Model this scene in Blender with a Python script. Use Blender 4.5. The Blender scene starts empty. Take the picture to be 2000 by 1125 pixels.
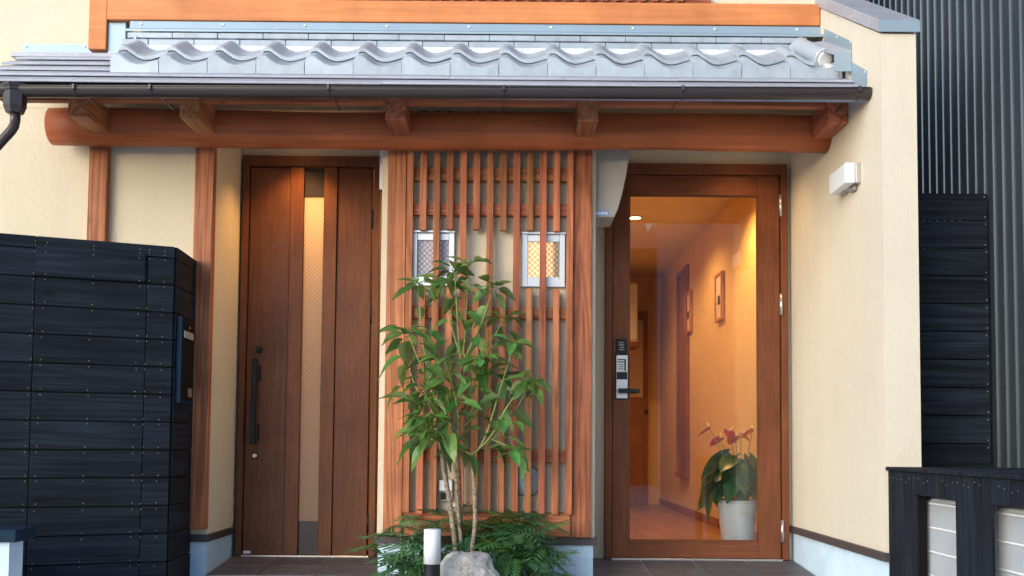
import bpy, bmesh, math, random
from mathutils import Vector, Matrix, Euler
random.seed(7)
R = math.radians
sc = bpy.context.scene
C = sc.collection

# ------------------------------------------------------------------ camera
EYE = Vector((0.0, -5.45, 0.66))
PITCH, ROLL = R(3.1), R(0.49)
FPX, CX, CY = 2000.0, 990.0, 758.0
CAMROT = Matrix.Rotation(R(90) + PITCH, 3, 'X') @ Matrix.Rotation(ROLL, 3, 'Z')
cd = bpy.data.cameras.new('camera')
cam = bpy.data.objects.new('camera', cd); C.objects.link(cam)
cam.matrix_world = Matrix.Translation(EYE) @ CAMROT.to_4x4()
cd.sensor_width = 36; cd.lens = 36.0 * FPX / 2000
cd.shift_x = (1000 - CX) / 2000; cd.shift_y = (CY - 562.5) / 2000
cd.clip_start = .05; cd.clip_end = 500
sc.camera = cam

# ------------------------------------------------------------------ light
SUN = Vector((-.60, -.67, .25)).normalized()
w = bpy.data.worlds.new('World'); sc.world = w; w.use_nodes = True
nt = w.node_tree
sky = nt.nodes.new('ShaderNodeTexSky'); sky.sky_type = 'NISHITA'; sky.sun_disc = False
sky.sun_elevation = math.asin(SUN.z); sky.sun_rotation = math.atan2(SUN.x, SUN.y)
sky.air_density = 1.0; sky.dust_density = 1.0; sky.ozone_density = 2.2
nt.nodes['Background'].inputs[1].default_value = .15
nt.links.new(sky.outputs[0], nt.nodes['Background'].inputs[0])
ld = bpy.data.lights.new('sun', 'SUN'); ld.energy = .86; ld.angle = R(60); ld.color = (1, .99, .98)
sun = bpy.data.objects.new('sun', ld); C.objects.link(sun)
sun.rotation_euler = SUN.to_track_quat('Z', 'Y').to_euler(); sun.location = (-4, -6, 8)
sc.view_settings.view_transform = 'Standard'; sc.view_settings.look = 'None'
sc.view_settings.gamma = 1; sc.view_settings.exposure = 1.34

# ------------------------------------------------------------------ helpers
def at(px, py, y=None, x=None, z=None):
    """world point seen at a photo pixel, on the plane y=, x= or z= (metres)"""
    v = CAMROT @ Vector(((px - CX) / FPX, -(py - CY) / FPX, -1))
    t = (y - EYE.y) / v.y if y is not None else (x - EYE.x) / v.x if x is not None else (z - EYE.z) / v.z
    return EYE + v * t
def XX(px, py, y): return at(px, py, y).x
def ZZ(px, py, y): return at(px, py, y).z

WL = {}
def props(o, label=None, cat=None, group=None, kind=None):
    if label: o['label'] = label
    if cat: o['category'] = cat
    if group: o['group'] = group
    if kind: o['kind'] = kind
    return o
def link(o, parent, loc):
    C.objects.link(o)
    loc = Vector(loc); WL[o.name] = loc
    if parent is not None:
        o.parent = parent; o.location = loc - WL[parent.name]
    else: o.location = loc
    return o
def empty(name, loc, label=None, cat=None, group=None, parent=None):
    o = bpy.data.objects.new(name, None); o.empty_display_size = .1
    link(o, parent, loc); return props(o, label, cat, group)

class MB:
    def __init__(s): s.b = bmesh.new()
    def box(s, x0, x1, y0, y1, z0, z1, bev=0, rot=None, seg=1):
        m = Matrix.Translation(((x0+x1)/2, (y0+y1)/2, (z0+z1)/2))
        if rot is not None: m = m @ rot.to_4x4()
        m = m @ Matrix.Diagonal((abs(x1-x0), abs(y1-y0), abs(z1-z0), 1))
        r = bmesh.ops.create_cube(s.b, size=1, matrix=m)
        if bev:
            es = list({e for v in r['verts'] for e in v.link_edges})
            bmesh.ops.bevel(s.b, geom=es, offset=bev, segments=seg, affect='EDGES', profile=.5)
        return s
    def prism(s, pts, vec, bev=0):
        """polygon pts (3-D) extruded by vec"""
        vec = Vector(vec)
        a = [s.b.verts.new(p) for p in pts]; c = [s.b.verts.new(Vector(p) + vec) for p in pts]
        n = len(pts); fs = [s.b.faces.new(a), s.b.faces.new(c[::-1])]
        for i in range(n): fs.append(s.b.faces.new((a[i], c[i], c[(i+1) % n], a[(i+1) % n])))
        bmesh.ops.recalc_face_normals(s.b, faces=fs)
        if bev:
            es = list({e for f in fs for e in f.edges})
            bmesh.ops.bevel(s.b, geom=es, offset=bev, segments=1, affect='EDGES')
        return s
    def tube(s, pts, rad, n=8, cap=True):
        pts = [Vector(p) for p in pts]
        if not hasattr(rad, '__len__'): rad = [rad] * len(pts)
        rings = []; up = Vector((.31, .17, .93))
        for i, p in enumerate(pts):
            d = (pts[min(i+1, len(pts)-1)] - pts[max(i-1, 0)]).normalized()
            if abs(d.dot(up)) > .97: up = Vector((1, 0, .1))
            u = d.cross(up).normalized(); v = d.cross(u)
            rings.append([s.b.verts.new(p + (u*math.cos(2*math.pi*k/n) + v*math.sin(2*math.pi*k/n)) * rad[i]) for k in range(n)])
        for a, c in zip(rings, rings[1:]):
            for k in range(n):
                f = s.b.faces.new((a[k], a[(k+1) % n], c[(k+1) % n], c[k])); f.smooth = True
        if cap: s.b.faces.new(rings[0][::-1]); s.b.faces.new(rings[-1])
        return s
    def lathe(s, c, prof, n=32, axis='Z', smooth=True):
        c = Vector(c); rings = []
        for r, h in prof:
            ring = []
            for k in range(n):
                a = 2*math.pi*k/n; u, v = r*math.cos(a), r*math.sin(a)
                ring.append(s.b.verts.new(c + (Vector((u, v, h)) if axis == 'Z' else Vector((u, h, v)) if axis == 'Y' else Vector((h, u, v)))))
            rings.append(ring)
        fs = []
        for a, d in zip(rings, rings[1:]):
            for k in range(n):
                f = s.b.faces.new((a[k], a[(k+1) % n], d[(k+1) % n], d[k])); f.smooth = smooth; fs.append(f)
        fs.append(s.b.faces.new(rings[0][::-1])); fs.append(s.b.faces.new(rings[-1]))
        bmesh.ops.recalc_face_normals(s.b, faces=fs)
        return s
    def grid(s, P, smooth=True, flip=False):
        V = [[s.b.verts.new(p) for p in row] for row in P]
        for i in range(len(V)-1):
            for j in range(len(V[0])-1):
                q = (V[i][j], V[i][j+1], V[i+1][j+1], V[i+1][j])
                f = s.b.faces.new(q[::-1] if flip else q); f.smooth = smooth
        return s
    def mesh(s, name, mat, centre=None):
        me = bpy.data.meshes.new(name)
        if centre is not None: bmesh.ops.translate(s.b, verts=s.b.verts, vec=-Vector(centre))
        s.b.to_mesh(me); s.b.free()
        if mat: me.materials.append(mat)
        return me
    def build(s, name, mat, parent=None, label=None, cat=None, group=None, kind=None, base=False):
        xs = [v.co for v in s.b.verts]
        lo = Vector([min(c[i] for c in xs) for i in range(3)]); hi = Vector([max(c[i] for c in xs) for i in range(3)])
        c = (lo + hi) / 2
        if base: c.z = lo.z
        o = bpy.data.objects.new(name, s.mesh(name, mat, c))
        link(o, parent, c); return props(o, label, cat, group, kind)
def inst(name, me, parent, loc, rot=None, scale=None, label=None, cat=None, group=None):
    o = bpy.data.objects.new(name, me); link(o, parent, loc)
    if rot is not None: o.rotation_euler = rot
    if scale is not None: o.scale = scale
    return props(o, label, cat, group)

# ------------------------------------------------------------------ materials
def base_mat(name):
    m = bpy.data.materials.new(name); m.use_nodes = True
    t = m.node_tree; return m, t, t.nodes['Principled BSDF']
def N(t, kind, **kw):
    n = t.nodes.new(kind)
    for k, v in kw.items(): setattr(n, k, v)
    return n
def coords(t, scale=(1, 1, 1), jitter=True):
    tc = N(t, 'ShaderNodeTexCoord'); mp = N(t, 'ShaderNodeMapping'); mp.inputs['Scale'].default_value = scale
    if jitter:
        oi = N(t, 'ShaderNodeObjectInfo'); mul = N(t, 'ShaderNodeVectorMath', operation='SCALE'); mul.inputs[0].default_value = (13.1, 7.7, 5.3)
        add = N(t, 'ShaderNodeVectorMath', operation='ADD')
        t.links.new(oi.outputs['Random'], mul.inputs['Scale']); t.links.new(tc.outputs['Object'], add.inputs[0])
        t.links.new(mul.outputs[0], add.inputs[1]); t.links.new(add.outputs[0], mp.inputs[0])
    else: t.links.new(tc.outputs['Object'], mp.inputs[0])
    return mp.outputs[0]
def noise(t, vec, scale, detail=4, rough=.55, dist=0):
    n = N(t, 'ShaderNodeTexNoise'); n.inputs['Scale'].default_value = scale; n.inputs['Detail'].default_value = detail
    n.inputs['Roughness'].default_value = rough; n.inputs['Distortion'].default_value = dist
    t.links.new(vec, n.inputs['Vector']); return n.outputs['Fac']
def ramp(t, fac, stops):
    r = N(t, 'ShaderNodeValToRGB'); e = r.color_ramp.elements
    while len(e) > len(stops): e.remove(e[-1])
    while len(e) < len(stops): e.new(.5)
    for i, (p, c) in enumerate(stops): e[i].position = p; e[i].color = (*c, 1) if len(c) == 3 else c
    t.links.new(fac, r.inputs[0]); return r.outputs[0]
def math_(t, op, a, b=None):
    n = N(t, 'ShaderNodeMath', operation=op)
    for i, v in enumerate((a, b)):
        if v is None: continue
        if isinstance(v, (int, float)): n.inputs[i].default_value = v
        else: t.links.new(v, n.inputs[i])
    return n.outputs[0]
def mixc(t, fac, a, b, mode='MIX'):
    n = N(t, 'ShaderNodeMix', data_type='RGBA', blend_type=mode)
    for sock, v in ((n.inputs['Factor'], fac), (n.inputs['A'], a), (n.inputs['B'], b)):
        if isinstance(v, (int, float)): sock.default_value = v
        elif isinstance(v, tuple): sock.default_value = (*v, 1)
        else: t.links.new(v, sock)
    return n.outputs['Result']
def bump(t, p, h, strength, dist=.01):
    b = N(t, 'ShaderNodeBump'); b.inputs['Strength'].default_value = strength; b.inputs['Distance'].default_value = dist
    t.links.new(h, b.inputs['Height']); t.links.new(b.outputs[0], p.inputs['Normal'])
def plain(name, col, rough=.5, metal=0, var=.12, vscale=6, bstr=.0, bscale=80, spec=.5, rnd=0):
    m, t, p = base_mat(name); v = coords(t)
    f = noise(t, v, vscale, 5)
    lo = tuple(c*(1-var) for c in col); hi = tuple(min(1, c*(1+var)) for c in col)
    col_ = ramp(t, f, [(.3, lo), (.7, hi)])
    if rnd:
        oi = N(t, 'ShaderNodeObjectInfo'); hs = N(t, 'ShaderNodeHueSaturation'); k = math_(t, 'MULTIPLY_ADD', oi.outputs['Random'], rnd); k.node.inputs[2].default_value = 1 - rnd/2
        t.links.new(k, hs.inputs['Value']); t.links.new(col_, hs.inputs['Color']); col_ = hs.outputs[0]
        st = ramp(t, noise(t, coords(t, (1, .35, .6)), 16, 5, .65), [(.36, (.72, .71, .70)), (.52, (1, 1, 1))]); col_ = mixc(t, .45, col_, mixc(t, 1., col_, st, 'MULTIPLY'))
    t.links.new(col_, p.inputs['Base Color'])
    p.inputs['Roughness'].default_value = rough; p.inputs['Metallic'].default_value = metal; p.inputs['Specular IOR Level'].default_value = spec
    if bstr: bump(t, p, noise(t, v, bscale, 4), bstr)
    return m
def wood(name, dark, light, axis='Z', rough=.5, cath=1.0, bstr=.15, tone=.25, knots=False, fine=60, spec=.2):
    m, t, p = base_mat(name); p.inputs['Specular IOR Level'].default_value = spec
    sc_ = {'X': (.045, 1, 1), 'Y': (1, .045, 1), 'Z': (1, 1, .045)}[axis]
    v = coords(t, sc_)
    f1 = noise(t, v, fine, 6, .62, .4)                       # fine streaks
    low = noise(t, v, 7, 3, .5, .9)                          # flat-sawn contour figure
    rings = math_(t, 'SINE', math_(t, 'MULTIPLY', low, 55.0))
    rings = math_(t, 'MULTIPLY_ADD', rings, .5); rings.node.inputs[2].default_value = .5
    g = math_(t, 'ADD', math_(t, 'MULTIPLY', f1, .75), math_(t, 'MULTIPLY', rings, .22*cath))
    col = ramp(t, g, [(.25, dark), (.75, light)])
    oi = N(t, 'ShaderNodeObjectInfo')
    k = math_(t, 'MULTIPLY_ADD', oi.outputs['Random'], tone); k.node.inputs[2].default_value = 1 - tone/2
    hsv = N(t, 'ShaderNodeHueSaturation'); t.links.new(col, hsv.inputs['Color']); t.links.new(k, hsv.inputs['Value'])
    wn = N(t, 'ShaderNodeTexWhiteNoise', noise_dimensions='1D'); t.links.new(oi.outputs['Random'], wn.inputs['W'])
    hh = math_(t, 'MULTIPLY_ADD', wn.outputs['Value'], .022*min(1, tone*4)); hh.node.inputs[2].default_value = .5 - .011*min(1, tone*4); t.links.new(hh, hsv.inputs['Hue'])
    out = hsv.outputs[0]
    blot = noise(t, coords(t, (1, 1, 1)), 3.0, 4)
    out = mixc(t, 1.0, out, ramp(t, blot, [(.3, (.74, .72, .70)), (.7, (1.14, 1.13, 1.12))]), 'MULTIPLY')
    if knots:
        vo = N(t, 'ShaderNodeTexVoronoi'); vo.inputs['Scale'].default_value = 3.4
        ks = {'X': (.55, 1, 1), 'Y': (1, .55, 1), 'Z': (1, 1, .55)}[axis]
        t.links.new(coords(t, ks), vo.inputs['Vector'])
        kf = ramp(t, vo.outputs['Distance'], [(.02, (1, 1, 1)), (.075, (0, 0, 0))])
        out = mixc(t, math_(t, 'MULTIPLY', kf, .8), out, tuple(c*.35 for c in dark))
    t.links.new(out, p.inputs['Base Color'])
    p.inputs['Roughness'].default_value = rough
    bump(t, p, g, bstr, .004)
    return m
def plaster(name, col, bstr=.55):
    m, t, p = base_mat(name); v = coords(t, (1, 1, 1), False)
    a = noise(t, v, 1.3, 4); b_ = noise(t, v, 40, 3)
    f = math_(t, 'ADD', math_(t, 'MULTIPLY', a, .7), math_(t, 'MULTIPLY', b_, .3))
    t.links.new(ramp(t, f, [(.3, tuple(c*.93 for c in col)), (.7, tuple(c*1.04 for c in col))]), p.inputs['Base Color'])
    p.inputs['Roughness'].default_value = .9; p.inputs['Specular IOR Level'].default_value = .25
    stk = ramp(t, noise(t, coords(t, (1, 1, .07), False), 9, 5, .6), [(.35, (.972, .970, .966)), (.6, (1, 1, 1))])
    src = p.inputs['Base Color'].links[0].from_socket; t.links.new(mixc(t, 1., src, stk, 'MULTIPLY'), p.inputs['Base Color'])
    v2 = coords(t, (1, 1, .6), False)
    h = math_(t, 'ADD', noise(t, v2, 75, 3, .5, 1.2), math_(t, 'MULTIPLY', noise(t, v, 230, 2), .4))
    bump(t, p, h, bstr, .006)
    return m
def emit(name, col, s):
    m, t, p = base_mat(name); p.inputs['Emission Color'].default_value = (*col, 1); p.inputs['Emission Strength'].default_value = s
    p.inputs['Base Color'].default_value = (.8, .8, .8, 1); return m
def clear_glass(name, tint=(.95, .97, .97), ior=1.56):
    m, t, p = base_mat(name); t.nodes.remove(p)
    tr = N(t, 'ShaderNodeBsdfTransparent'); tr.inputs[0].default_value = (*tint, 1)
    gl = N(t, 'ShaderNodeBsdfGlossy'); gl.inputs['Roughness'].default_value = 0
    fr = N(t, 'ShaderNodeFresnel'); fr.inputs[0].default_value = ior
    mx = N(t, 'ShaderNodeMixShader'); t.links.new(fr.outputs[0], mx.inputs[0])
    t.links.new(tr.outputs[0], mx.inputs[1]); t.links.new(gl.outputs[0], mx.inputs[2])
    t.links.new(mx.outputs[0], t.nodes['Material Output'].inputs[0]); return m
def figured_glass(name, tint, scale=26, trans=.45, rough=.18, wd=.28):
    """obscure wired glass: diagonal wire mesh, hammered surface, light scatters through"""
    m, t, p = base_mat(name)
    tc = N(t, 'ShaderNodeTexCoord'); mp = N(t, 'ShaderNodeMapping'); mp.inputs['Rotation'].default_value = (0, R(45), 0)
    t.links.new(tc.outputs['Object'], mp.inputs[0])
    sx = N(t, 'ShaderNodeSeparateXYZ'); t.links.new(mp.outputs[0], sx.inputs[0])
    def line(o): return math_(t, 'ABSOLUTE', math_(t, 'SINE', math_(t, 'MULTIPLY', o, math.pi*scale)))
    mn = math_(t, 'MINIMUM', line(sx.outputs['X']), line(sx.outputs['Z']))
    wire = ramp(t, mn, [(.08, (wd, wd, wd)), (.32, (1, 1, 1))])
    ham = noise(t, coords(t), 90, 3)
    col = mixc(t, 1.0, tint, wire, 'MULTIPLY')
    tl = N(t, 'ShaderNodeBsdfTranslucent'); t.links.new(col, tl.inputs[0])
    p.inputs['Roughness'].default_value = rough; t.links.new(mixc(t, 1., col, (.6, .6, .6), 'MULTIPLY'), p.inputs['Base Color'])
    h = math_(t, 'ADD', math_(t, 'MULTIPLY', mn, .8), ham); bump(t, p, h, .5, .004)
    mx = N(t, 'ShaderNodeMixShader'); mx.inputs[0].default_value = trans
    t.links.new(p.outputs[0], mx.inputs[1]); t.links.new(tl.outputs[0], mx.inputs[2])
    t.links.new(mx.outputs[0], t.nodes['Material Output'].inputs[0]); return m
def leafmat(name, top, under, rough=.35, trans=.25):
    m, t, p = base_mat(name)
    oi = N(t, 'ShaderNodeObjectInfo'); geo = N(t, 'ShaderNodeNewGeometry')
    c = mixc(t, geo.outputs['Backfacing'], top, under)
    hsv = N(t, 'ShaderNodeHueSaturation'); t.links.new(c, hsv.inputs['Color'])
    v = math_(t, 'MULTIPLY_ADD', oi.outputs['Random'], .95); v.node.inputs[2].default_value = .48; t.links.new(v, hsv.inputs['Value'])
    wn = N(t, 'ShaderNodeTexWhiteNoise', noise_dimensions='1D'); t.links.new(oi.outputs['Random'], wn.inputs['W'])
    h = math_(t, 'MULTIPLY_ADD', wn.outputs['Value'], .07); h.node.inputs[2].default_value = .455; t.links.new(h, hsv.inputs['Hue'])
    n = noise(t, coords(t), 30, 3)
    c2 = mixc(t, 1., hsv.outputs[0], ramp(t, n, [(.3, (.8, .8, .8)), (.7, (1.15, 1.15, 1.1))]), 'MULTIPLY')
    t.links.new(c2, p.inputs['Base Color']); p.inputs['Roughness'].default_value = rough
    tl = N(t, 'ShaderNodeBsdfTranslucent'); t.links.new(mixc(t, 1., c2, (1.3, 1.5, .5), 'MULTIPLY'), tl.inputs[0])
    mx = N(t, 'ShaderNodeMixShader'); mx.inputs[0].default_value = trans
    t.links.new(p.outputs[0], mx.inputs[1]); t.links.new(tl.outputs[0], mx.inputs[2])
    t.links.new(mx.outputs[0], t.nodes['Material Output'].inputs[0]); return m

CREAM = (.66, .59, .45)
M = {}
M['plaster'] = plaster('cream_plaster', CREAM)
M['plaster_wing'] = plaster('cream_plaster_fine', (.63, .585, .485), .4)
M['base'] = plain('skylit_blue_foundation', (.54, .71, .86), .75, var=.10, vscale=4, bstr=.25, bscale=120)  # white-grey concrete; the blue of the skylight is put into its colour
M['trim'] = plain('dark_drip_trim', (.055, .045, .048), .45, var=.1)
WD, WL_ = (.23, .077, .036), (.54, .205, .100)
for ax in 'XYZ': M['wood'+ax] = wood('stained_cedar_'+ax, WD, WL_, ax, .5, 1.25, .2, .32, knots=True)
M['beam'] = wood('skylit_cedar_beam', (.54, .20, .075), (.76, .30, .115), 'X', .5, .5, .06, .02, fine=26)  # same cedar as the posts; full sky light is put into the paler tones
M['log'] = wood('peeled_log', (.31, .092, .034), (.54, .172, .066), 'X', .45, .5, .1, .1, fine=25)
M['door'] = wood('brown_door_sheet', (.115, .042, .020), (.215, .083, .043), 'Z', .45, .15, .06, .12, fine=90)
M['doorX'] = wood('brown_door_sheet_x', (.115, .042, .020), (.215, .083, .043), 'X', .45, .15, .06, .06, fine=90)
M['door2'] = wood('red_brown_door', (.12, .040, .018), (.23, .083, .038), 'Z', .45, .2, .06, .12, fine=90)
M['door2X'] = wood('red_brown_door_x', (.12, .040, .018), (.23, .083, .038), 'X', .45, .2, .06, .06, fine=90)
for ax in 'XYZ': M['char'+ax] = wood('charred_cedar_'+ax, (.0036, .0056, .0095), (.019, .028, .043), ax, .75, .8, .7, .3, knots=(ax == 'X'), fine=45, spec=.16)
M['zinc'] = plain('blue_grey_metal', (.27, .36, .43), .42, .3, var=.06, vscale=3)
M['sheet'] = plain('slate_blue_sheet', (.35, .37, .43), .5, .1, rnd=.12, var=.10, vscale=5, bstr=.1, bscale=200)
M['tile'] = plain('silver_grey_tile', (.345, .405, .465), .42, .08, rnd=.15, var=.10, vscale=9, bstr=.08, bscale=140)
M['mortar'] = plain('white_mortar', (.62, .63, .64), .9, bstr=.6, bscale=60)
M['gutter'] = plain('dark_brown_gutter', (.036, .028, .030), .33, var=.08)
M['black'] = plain('black_metal', (.010, .010, .012), .45, spec=.3)
M['dark'] = plain('dark_void', (.007, .006, .007), .8, spec=.1)
M['alu'] = plain('satin_aluminium', (.62, .66, .70), .38, .5, var=.04)
M['steel'] = plain('steel', (.6, .6, .6), .3, .9, var=.05)
M['white'] = plain('white_plastic', (.70, .75, .80), .35, var=.02)
M['acrylic'] = plain('opal_acrylic', (.72, .77, .82), .25, var=.01)
M['grey'] = plain('grey_housing', (.33, .325, .315), .5, .0, var=.04)
M['bronze'] = plain('dark_bronze_panel', (.040, .030, .030), .4, .2)
M['glass'] = clear_glass('clear_door_glass')
M['tile_floor'] = plain('charcoal_porch_tile', (.088, .084, .092), .5, rnd=.25, var=.25, vscale=14, bstr=.25, bscale=60)
M['grout'] = plain('grey_grout', (.50, .50, .50), .9)
M['concrete'] = plain('pale_concrete', (.48, .53, .58), .85, var=.1, vscale=3, bstr=.3, bscale=90)
M['asphalt'] = plain('street_concrete', (.56, .56, .57), .9, var=.25, vscale=30, bstr=.6, bscale=220)
M['soil'] = plain('dark_soil', (.030, .022, .016), .95, var=.4, vscale=40, bstr=.9, bscale=60)
M['ribs'] = plain('navy_ribbed_siding', (.105, .13, .155), .27, .65, var=.08, vscale=2)
M['white2'] = plain('white_wire', (.86, .88, .90), .4, var=.01)
M['casing'] = plain('aircon_casing', (.58, .66, .74), .5, var=.04)
M['brass'] = plain('nail_heads', (.42, .38, .30), .45, .8)

# ------------------------------------------------------------------ ground
MB().grid([[(-60, -60, -.2), (60, -60, -.2)], [(-60, 60, -.2), (60, 60, -.2)]], False).build('ground', M['asphalt'], kind='structure')
XL, XC0, XC1, XW = -1.580, -.681, .469, 1.668        # left reveal, centre wall, wing wall inner face
YD = .55                                              # door plane
MB().box(-2.6, XW + .6, -1.05, -.012, -.199, -.060).build('forecourt', M['concrete'], kind='structure')
SL = .075                                             # porch floors fall towards the street
def porch(x0, x1, xs, label):
    f = MB().prism([(x0, -.01, -.199), (x0, .66, -.199), (x0, .66, SL*.11 - .006), (x0, -.01, -SL*.56 - .006)], (x1 - x0, 0, 0)).build('porch_floor', M['grout'], kind='structure')
    edges = [x0] + [x for x in xs if x0 + .02 < x < x1 - .02] + [x1]
    ang = math.atan(SL)
    for ya, yb in ((-.008, .243), (.25, .548)):
        for a, b in zip(edges, edges[1:]):
            a2, b2 = a + .0035, b - .0035
            z = lambda y: SL*(y - YD)
            t = MB().prism([(a2, ya, z(ya)-.02), (a2, yb, z(yb)-.02), (a2, yb, z(yb)), (a2, ya, z(ya))], (b2 - a2, 0, 0), .0015).build('tile', M['tile_floor'], f)
xs0 = at(550, 1085, YD).x
porch(XL, XC0, [xs0 + .3035*k for k in range(-6, 12)], '')
xs1 = at(1249, 1096, YD).x
porch(XC1, XW, [xs1 + .3*k for k in range(-6, 6)], '')
MB().box(XC0 + .05, XC1 - .05, -.98, -.03, -.19, -.045).build('planting_bed', M['soil'], kind='structure')

# ------------------------------------------------------------------ house shell
house = empty('house', (0, .3, -.2), 'cream plaster house front with brown timber posts and grey tiled eave over two doors', 'house')
def hb(name, mat, x0, x1, y0, y1, z0, z1, bev=0, parent=None, label=None):
    return MB().box(x0, x1, y0, y1, z0, z1, bev).build(name, M[mat], parent or house, label)
ZT0, ZT1 = .128, .167
hb('wall', 'plaster', -4.2, XL, 0, .6, ZT1 - .01, 2.45)                 # left of the solid door
hb('wall', 'plaster', XC0, XC1, 0, .6, ZT1 - .01, 2.45)                 # behind the lattice
hb('upper_wall', 'plaster', -4.2, XW, 0, .6, 2.452, 4.6)
hb('recess_wall', 'plaster', XL, XC0, YD + .012, .6, 2.34, 2.451)
hb('recess_wall', 'plaster', XC1, XW, YD + .012, .6, 2.30, 2.451)
DX0 = at(470, 700, YD).x; DX1 = at(739, 700, YD).x
EX0 = at(1181, 700, YD).x; EX1 = at(1536, 700, YD).x
hb('recess_wall', 'plaster', XL, DX0 - .001, YD + .012, .6, 0, 2.34)
hb('recess_wall', 'plaster', XC1, EX0 - .001, YD + .012, .6, 0, 2.30)
hb('recess_wall', 'plaster', EX1 + .001, XW, YD + .012, .6, 0, 2.30)
# wing wall with a sloping top
YF = -.936; XO = 1.826
zf = ZZ(1725, 66, YF); slope = .57
MB().prism([(XW, YF, ZT1), (XW, .62, ZT1), (XW, .62, zf + slope*(.62 - YF)), (XW, YF, zf)], (XO - XW, 0, 0)).build('wing_wall', M['plaster_wing'], house)
hb('wing_wall', 'plaster_wing', XW + .001, XO - .001, .622, 4, -.2, 6.5)
cap = MB().prism([(XW - .012, YF - .014, zf + .002), (XW - .012, .64, zf + .002 + slope*(.654)*1.0 + slope*(.92)), (XW - .012, .64, zf + .075 + slope*1.574), (XW - .012, YF - .014, zf + .060)], (XO - XW + .024, 0, 0), .002).build('wing_cap', M['sheet'], house)
MB().box(XW - .013, XO + .013, YF - .017, YF - .0145, zf + .004, zf + .058).build('cap_end', M['zinc'], cap)
bl = MB()
for k in range(6):
    yy = YF + .1 + k*.25; bl.lathe((XW - .0125, yy, zf + .03 + slope*(yy - YF)), [(.004, -.003), (.004, .001)], 8, 'X')
bl.build('screws', M['steel'], cap, kind='stuff')
# foundations and drip trims
hb('foundation', 'base', -4.2, XL - .006, .008, .6, -.2, ZT0 + .01)
hb('foundation', 'base', XC0 + .006, XC1 - .006, .008, .6, -.2, ZT0 + .01)
hb('foundation', 'base', XW + .008, XO - .006, YF + .008, .6, -.2, ZT0 + .035)
hb('foundation', 'base', XC1, EX0 - .002, YD + .02, .6, -.05, .125)
hb('foundation', 'base', EX1 + .002, XW, YD + .02, .6, -.05, .125)
hb('foundation', 'base', XL, DX0 - .002, YD + .02, .6, -.05, .125)
hb('drip_trim', 'trim', -4.2, XL + .014, -.016, .548, ZT0, ZT1, .002)
hb('drip_trim', 'trim', XC0 - .014, XC1 + .014, -.016, .548, ZT0, ZT1, .002)
hb('drip_trim', 'trim', XW - .015, XO + .012, YF - .015, .548, ZT0 + .03, ZT1 + .03, .002)
# timber posts, log beam, bracket arms
for px0, px1, zb in ((164, 200, .3), (373, 410, .195), (753, 790, .17), (1119.5, 1154, .17)):
    xm = (XX(px0, 660, -.04) + XX(px1, 660, -.04)) / 2
    hb('post', 'woodZ', xm - .050, xm + .050, -.045, .012, zb, 2.44, .003)
YLG, ZLG, RLG = -.15, 2.298, .097
lg = MB(); n = 26; pts = []; rr = []
for i in range(n):
    u = i/(n-1); x = -2.40 + (XW + .01 + 2.40)*u
    pts.append((x, YLG + .004*math.sin(5*u), ZLG + .005*math.sin(9*u + 1))); rr.append(RLG*(1 + .02*math.sin(14*u) + .015*math.sin(31*u)))
rr[0] *= .985
lg.tube(pts, rr, 40); lg.build('log_beam', M['log'], house)
for xa in (-2.12, -1.571, -.559, .389, 1.616):
    hb('bracket_arm', 'woodY', xa - .049, xa + .049, -.50, -.10, 2.246, 2.372, .003)
hb('eave_beam', 'woodX', -2.52, XW - .001, -.478, -.43, 2.333, 2.43, .003)
# soffit boards under the eave
ys = (-.43, 0.0)
for x0, x1 in ((-2.52, -1.571), (-1.571, -.559), (-.559, .389), (.389, .93), (.932, XW)):
    MB().prism([(x0 + .001, -.432, 2.40), (x0 + .001, .005, 2.56), (x0 + .001, .005, 2.575), (x0 + .001, -.432, 2.415)], (x1 - x0 - .002, 0, 0)).build('soffit_board', M['plaster'], house)
# upper storey timber
YB = -.07
zb0 = ZZ(800, 43, YB); zb1 = zb0 + .118
xb0 = XX(209, 25, YB); xb1 = XW - .004
hb('upper_beam', 'beam', xb0, xb1, YB, .01, zb0, zb1, .003)
hb('upper_post', 'beam', XX(173, 50, -.06), XX(208, 50, -.06), -.06, .01, ZZ(190, 96, -.06), 4.4, .003)
ul = hb('upper_lattice', 'woodX', XX(418, 5, -.03), XX(1388, 5, -.03), -.030, .01, zb1 + .001, zb1 + .05)
sm = MB().box(-.014, .014, -.015, .015, -.5, .5, .002).mesh('slat', M['woodZ'])
xs_a = XX(428, 2, -.05)
for k in range(38):
    inst('slat', sm, ul, (xs_a + k*.0672, -.048, zb1 + .512))

# ------------------------------------------------------------------ eave roof
YE, ZE, RS = -.735, 2.322, .56
def zr(y): return ZE + RS*(y - YE)
XRL = -2.60
roof = MB().prism([(XRL, YE + .01, zr(YE) - .05), (XRL, 0, zr(0) - .05), (XRL, 0, zr(0) - .006), (XRL, YE + .01, zr(YE) - .012)], (XW - XRL, 0, 0)).build('roof', M['sheet'], house)
rows = 5; PR = .143
for i in range(rows):
    y0 = YE + PR*i; y1 = min(y0 + PR + .02, -.004)
    cuts = [XRL + .02*i*0, XRL + .55 + .45*(i % 3), XRL + 2.0 + .31*(i % 2), XRL + 3.2 + .22*(i % 3), XW - .004]
    for a, b in zip(cuts, cuts[1:]):
        if b - a < .05: continue
        jz = random.uniform(-.0015, .0015)
        MB().prism([(a, y0, zr(y0) + .0135 + jz), (a, y0 - .002, zr(y0) + .016 + jz), (a, y0, zr(y0) + .026 + jz), (a, y1, zr(y1) + .005), (a, y1, zr(y1) + .001), (a, y0 + .04, zr(y0 + .04) + .016 + jz)], (b - a - .0015, 0, 0)).build('roof_sheet', M['sheet'], roof)
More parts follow.
